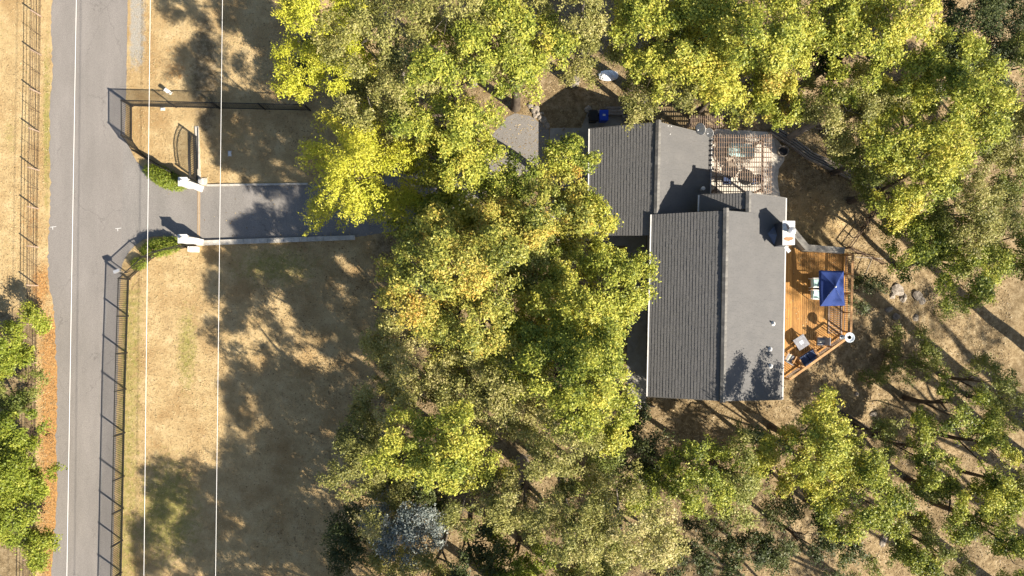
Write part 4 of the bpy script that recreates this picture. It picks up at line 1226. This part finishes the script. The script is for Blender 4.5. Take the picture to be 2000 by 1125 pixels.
T += [
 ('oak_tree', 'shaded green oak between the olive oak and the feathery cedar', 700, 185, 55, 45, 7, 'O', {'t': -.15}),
 ('oak_tree', 'yellow green oak between the clearing and the top edge', 1000, 30, 75, 60, 11, 'O', {}),
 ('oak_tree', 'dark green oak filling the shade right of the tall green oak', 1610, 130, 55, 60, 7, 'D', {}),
 ('oak_tree', 'green oak at the top edge between the yellow oak and golden oak', 1375, 60, 60, 80, 10.5, 'Y', {'t': -.05}),
 ('oak_tree', 'yellow oak overhanging the pergola path', 1500, 170, 62, 62, 8.5, 'A', {'t': .05}),
 ('oak_tree', 'shaded olive oak right of the large bright yellow oak', 1930, 290, 60, 60, 6.5, 'O', {'t': -.1}),
 ('oak_tree', 'dark oak at the right edge below the corner conifer', 1960, 200, 60, 60, 5.5, 'D', {}),
 ('oak_tree', 'green oak between the yellow oaks above the timber edging', 1735, 180, 65, 60, 10, 'Y', {'t': -.05}),
 ('oak_tree', 'shaded green oak below the grey olive oak', 1815, 440, 55, 45, 6, 'G', {}),
 ('oak_tree', 'yellow green oak between the orange patched oak and the eave oak', 1060, 670, 90, 80, 10.5, 'Y', {}),
 ('oak_tree', 'orange tinted oak in the upper middle of the central grove', 960, 460, 80, 70, 11, 'A', {'t': .05}),
 ('oak_tree', 'dusty oak low at the left of the grove over the shaded lawn', 800, 790, 72, 62, 8.5, 'O', {'t': .05}),
 ('oak_tree', 'shaded oak under the yellow green oak above the silver shrub', 800, 950, 60, 55, 6, 'D', {}),
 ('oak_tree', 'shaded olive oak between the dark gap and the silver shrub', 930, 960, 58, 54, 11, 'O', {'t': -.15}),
 ('oak_tree', 'green oak right of the vivid green bush at the bottom', 1150, 1095, 65, 48, 6.5, 'G', {'t': .1}),
 ('oak_tree', 'green oak below the dark gap in the middle of the bottom', 1180, 930, 55, 50, 7, 'G', {'hole': .3}),
 ('oak_tree', 'dark green oak at the bottom between the two clearings', 1345, 1080, 50, 50, 5, 'D', {'hole': .7}),
 ('oak_tree', 'loose green oak in the middle of the lower right woodland', 1790, 990, 55, 50, 7, 'G', {'hole': .7, 't': .05}),
 ('oak_tree', 'green oak at the right edge above the corner oak', 1990, 960, 48, 55, 7, 'G', {'hole': .4, 't': .15}),
 ('oak_tree', 'dark green oak between the golden maple and the lower clearing', 1505, 880, 42, 52, 6, 'D', {'hole': .7, 't': .1}),

 ('oak_tree', 'dusty green oak at the right edge right of the grey olive oak', 1992, 375, 52, 62, 7, 'G', {}),
 ('oak_tree', 'silvery olive oak at the bottom between the silver shrub and vivid bush', 850, 1105, 62, 48, 8, 'O', {'t': .08}),
 ('oak_tree', 'pale olive oak right of the dark shrubby oak', 760, 985, 52, 42, 7.5, 'O', {'t': .12}),
 ('oak_tree', 'dark green oak at the top edge between yellow oaks', 1625, 20, 55, 50, 8, 'D', {'t': .1}),
 ('oak_tree', 'dark green oak in shade under the upper right yellow oak', 1850, 120, 62, 52, 6, 'D', {'t': .1}),
 ('oak_tree', 'sparse green oak on the slope above the curved branch', 1925, 745, 42, 36, 6, 'G', {'hole': .8}),

 ('oak_tree', 'wispy yellow green oak in the middle of the lower right slope', 1795, 880, 52, 48, 6.5, 'Y', {'hole': 1.0, 't': -.12}),
 ('oak_tree', 'wispy green oak right of the golden maple top', 1730, 850, 40, 40, 5, 'G', {'hole': 1.1, 't': .1}),
 ('oak_tree', 'wispy pale oak at the bottom edge right of the sparse young oak', 1780, 1065, 52, 46, 6, 'Y', {'hole': .9, 't': -.1}),
 ('oak_tree', 'wispy green oak at the right edge under the trunk shadows', 1985, 790, 38, 42, 6, 'G', {'hole': .8, 't': .1}),
 ('oak_tree', 'wispy yellow green oak beside the fallen branch', 1640, 1020, 48, 44, 6, 'Y', {'hole': .8, 't': -.14}),
 ('laurel_bush', 'second rounded bright green bush at the left edge below the first', 10, 700, 40, 36, 2.6, 'V', {'cat': 'shrub', 'zb': .5, 'lean': (2, 0), 'dens': 1.6}),
 ('oak_tree', 'bright green oak between the two larger ones at the left edge', 14, 955, 50, 55, 4, 'V', {'lean': (2.4, 0), 'dens': 1.6}),
 ('wild_shrub', 'low green shrub at the foot of the deck corner slope', 1770, 660, 30, 24, 1.3, 'G', {'cat': 'shrub', 'zb': .2, 'hole': 1.0}),
 ('wild_shrub', 'low olive shrub above the white streaked boulder', 1748, 690, 24, 20, 1.2, 'O', {'cat': 'shrub', 'zb': .2, 'hole': .8}),

 ('oak_tree', 'slim yellow green oak reaching up beside the parking pad', 1108, 322, 36, 42, 9, 'Y', {}),
]
for row in T:
    nm, lab, px, py, rx, ry, zt, sp, ex = row
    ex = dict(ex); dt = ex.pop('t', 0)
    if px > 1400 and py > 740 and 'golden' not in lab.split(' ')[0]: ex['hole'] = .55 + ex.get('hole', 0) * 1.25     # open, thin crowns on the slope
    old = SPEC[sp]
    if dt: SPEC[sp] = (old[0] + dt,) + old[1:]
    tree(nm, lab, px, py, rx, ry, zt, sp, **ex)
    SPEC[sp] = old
# trees whose shadows reach into the picture
for i, (bx, by, rx, ry, zt, zb, sp, lab) in enumerate((
    (-8.0, -22.5, 4.8, 4.8, 12, 3, 'O', 'olive oak just beyond the bottom edge left of the grove'),
    (-3.5, -24.5, 4.8, 4.4, 13, 3, 'O', 'broad olive oak beyond the bottom edge behind the silver shrub'),
    (2.5, -27.5, 4.8, 4.4, 14, 4, 'O', 'broad olive oak farther beyond the bottom edge'),
    (-7.5, -29.0, 4.6, 4.4, 13, 3, 'G', 'broad green oak farthest beyond the bottom edge'),
    (-1.0, -18.8, 4.6, 3.8, 14.5, 6, 'O', 'tall olive oak just beyond the bottom edge under the grove'),
    (6.5, -20.0, 4.8, 4.2, 14, 6, 'G', 'tall green oak just beyond the bottom edge'),
    (40.5, -9.3, 3.6, 3.2, 22, 16, 'D', 'tall bare trunked pine beyond the right edge, middle one'),
    (42.5, -5.0, 2.7, 2.5, 21, 16, 'D', 'tall bare trunked pine beyond the right edge, upper one'),
    (38.5, -22.0, 3.0, 3.0, 17, 12, 'D', 'tall bare trunked pine beyond the lower right corner'),
    (30.5, -24.5, 2.8, 2.8, 14, 9, 'D', 'bare trunked pine beyond the bottom edge at the right'),
    (24.5, -25.0, 3.0, 3.0, 14, 9, 'D', 'bare trunked pine beyond the bottom edge under the golden maple'),
    (42.5, -13.5, 2.6, 2.6, 18, 13, 'D', 'tall bare trunked pine beyond the right edge, lower one'),
    (47.0, -19.0, 3.0, 3.0, 21, 10, 'D', 'tall slim pine farther beyond the right edge'),
    (50.0, -25.0, 3.2, 3.0, 22, 9, 'D', 'tall slim pine far beyond the lower right corner'),
    (43.5, -28.0, 3.0, 3.0, 21, 9, 'D', 'tall slim pine down the slope below the right corner'),
    (37.0, -31.0, 3.0, 3.0, 19, 8, 'D', 'tall slim pine down the slope below the bottom edge'),
    (29.0, -31.5, 3.0, 2.8, 18, 8, 'D', 'slim pine below the bottom edge under the sparse young oak'),
    (53.0, -17.0, 3.2, 3.0, 22, 10, 'D', 'tall slim pine farthest beyond the right edge'),
    (21.0, -29.0, 3.0, 2.8, 16, 7, 'D', 'slim pine below the bottom edge under the dark oaks'))):
    tree('pine_tree' if sp == 'D' else 'oak_tree', lab, 0, 0, rx, ry, zt, sp, zb=zb, base=(bx, by, float(ground_z(bx, by))), group='trees beyond the frame', dens=.95 if sp != 'D' else .3, hole=0 if sp != 'D' else .6)

# hedges
def hedge(label, px, py, L, W, h, rz, seed):
    c = P(px, py, h * .6); c.z = 0
    r = np.random.default_rng(seed)
    n = int(L * W * 240)
    t = thing('hedge', label, 'hedge', c, 'clipped hedges at the gate')
    th = r.uniform(0, 2 * math.pi, n); u = np.sqrt(r.random(n))
    x = u * np.cos(th); y = u * np.sin(th)
    z = h * (1 - .75 * u ** 4) * r.uniform(.8, 1.05, n)
    sx = x * L / 2; sy = y * W / 2
    S = np.stack([sx * math.cos(rz) - sy * math.sin(rz), sx * math.sin(rz) + sy * math.cos(rz), z], 1)
    low = r.random(n) < .3
    S[low, 2] *= r.random(low.sum())
    idx = np.repeat(np.arange(n), 5)
    C = S[idx] + r.normal(size=(len(idx), 3)) * .06
    N = np.stack([x, y, np.ones(n) * .8], 1)[idx] + r.normal(size=(len(idx), 3)) * .6
    tone = .45 + r.normal(0, .1, n)[idx] + r.normal(0, .12, len(idx))
    me = leaf_mesh('foliage', C, N, .09 * r.uniform(.7, 1.3, len(idx)), tone, LEAF['V'], .6, seed)
    o = bpy.data.objects.new('foliage', me); COL.objects.link(o); o.parent = t
    mb = MB()
    for k in range(5):
        q = c + Vector((math.cos(rz), math.sin(rz), 0)) * (k - 2) * L * .18
        mb.tube([q, q + Vector((.05, .03, h * .8))], [.04, .015], 5)
    obj('stem', mb, M_bark, t)
hedge('long clipped green hedge beside the upper gate pillar', 318, 345, 3.2, 1.3, .85, R(-27), 91)
hedge('clipped green hedge between the lower gate pillar and curved fence', 310, 482, 2.9, 1.3, .95, R(13), 92)
hedge('small green bush at the end of the lower hedge', 269, 515, 1.1, .85, .6, R(25), 93)

# ------------------------------------------------------------------ ground cover
def scatter(n, x0, x1, y0, y1, seed):
    r = np.random.default_rng(seed)
    x = r.uniform(x0, x1, n); y = r.uniform(y0, y1, n)
    px, py = to_px(x, y)
    ok = ~in_poly(px, py, DRIVE)
    ok &= ~((px > interp_x(ROAD_L, py) - 1) & (px < interp_x(ROAD_R, py) + 1))
    ok &= ~((px > 1145) & (px < 1530) & (py > 215) & (py < 780))
    ok &= ~((px > 1073) & (px < 1160) & (py > 250) & (py < 470))
    return x[ok], y[ok], px[ok], py[ok], r
def ground_stuff(name, label, n, box, seed, mat, size, asp, lift, tilt, fn):
    x, y, px, py, r = scatter(n, *box, seed)
    k = fn(px, py, r); x, y, px, py = x[k], y[k], px[k], py[k]
    m = len(x)
    C = np.stack([x, y, ground_z(x, y) + r.uniform(*lift, m)], 1)
    N = np.stack([r.normal(0, tilt, m), r.normal(0, tilt, m), np.ones(m)], 1)
    pn = .5 + .18 * np.sin(x * .8 + 1) * np.sin(y * .9) + .12 * np.sin(x * 2.3 + y * 1.7)
    tone = pn + r.normal(0, .17, m)
    me = leaf_mesh(name, C, N, size * r.uniform(.5, 1.5, m), tone, mat, asp, seed)
    o = bpy.data.objects.new(name, me); COL.objects.link(o); tag(o, label, kind='stuff')
def lawn(px, py, r): return (attrs(px, py)['floor'] < r.random(len(px)) * .9) & (attrs(px, py)['litter'] < .5) & (attrs(px, py)['gravel'] < .5)
ground_stuff('dry_grass', 'short dry tan grass of the lawn', 125000, (-37, -6, -21, 23), 5, M_grassblade, .095, .28, (.015, .06), 1.0, lawn)
ground_stuff('yard_grass', 'dry grass in the fenced yard beside the pergola', 10000, (17, 27, 3, 13), 6, M_grassblade, .11, .3, (.015, .05), 1.0, lambda px, py, r: np.ones(len(px), bool))
ground_stuff('fallen_leaves', 'fallen brown leaves on the woodland floor', 95000, (-9, 38, -21, 23), 8, M_fallen, .085, .7, (.01, .05), .5, lambda px, py, r: attrs(px, py)['floor'] > r.random(len(px)) * .8)
ground_stuff('lawn_leaves', 'fallen leaves scattered over the shaded lawn', 60000, (-22, -6, -19, 22), 12, M_fallen, .085, .7, (.02, .06), .5, lambda px, py, r: r.random(len(px)) < np.clip((px - 420) / 900, .01, .4))
ground_stuff('roadside_litter', 'orange needle litter along the left road edge', 16000, (-36, -31, -20, 4), 9, M_fallen, .09, .3, (.008, .03), .5, lambda px, py, r: attrs(px, py)['litter'] > .4)
def leafy(name, label, n, seed, keep, z):
    r = np.random.default_rng(seed)
    px = r.uniform(230, 1660, n); py = r.uniform(215, 745, n)
    k = keep(px, py, r); px, py = px[k], py[k]; m = len(px)
    q = (H - z) / F
    C = np.stack([(px - CX) * q, (CY - py) * q, np.full(m, z + .006)], 1)
    N = np.stack([r.normal(0, .25, m), r.normal(0, .25, m), np.ones(m)], 1)
    me = leaf_mesh(name, C, N, .085 * r.uniform(.6, 1.4, m), r.uniform(.2, 1, m), M_fallen, .7, seed)
    o = bpy.data.objects.new(name, me); COL.objects.link(o); tag(o, label, kind='stuff')
leafy('driveway_leaves', 'fallen leaves blown across the driveway', 26000, 31, lambda px, py, r: in_poly(px, py, DRIVE) & (r.random(len(px)) < np.clip((px - 380) / 500, .015, .8) * np.where((py < 372) | (py > 455), 1.0, .35)), .017)
leafy('deck_leaves', 'scattered fallen leaves on the wooden deck', 14000, 32, lambda px, py, r: in_poly(px, py, [(1532, 480), (1565, 497), (1650, 499), (1650, 650), (1532, 735)]) & (r.random(len(px)) < .35), ZD + .004)
# fallen branches on the slope
for lab, pts, w in (('dark fallen branch across the lower right slope', [(1615, 790), (1660, 815), (1720, 850), (1800, 880), (1850, 905)], .09),
                    ('dead curved branch lying under the loose green oak', [(1885, 812), (1905, 838), (1940, 862), (1962, 885)], .1),
                    ('short dead branch in the lower right clearing', [(1808, 963), (1850, 980), (1885, 1000), (1905, 1018)], .07),
                    ('dark fallen branch beside the dark green oak', [(1525, 920), (1545, 965), (1555, 1000)], .09)):
    ps = [G(x, y, .35 - .1 * i) for i, (x, y) in enumerate(pts)]
    t = thing('fallen_branch', lab, 'branch', ps[0])
    mb = MB(); mb.tube(ps, [w * (1 - .15 * i) for i in range(len(ps))], 7); obj('limb', mb, M_bark, t)
    for i in range(1, len(ps)):
        mb = MB(); d = Vector((rng.gauss(0, .5), rng.gauss(0, .5), .3)); mb.tube([ps[i], ps[i] + d * .6, ps[i] + d * 1.3], [w * .4, w * .25, w * .08], 5); obj('twig', mb, M_bark, t)
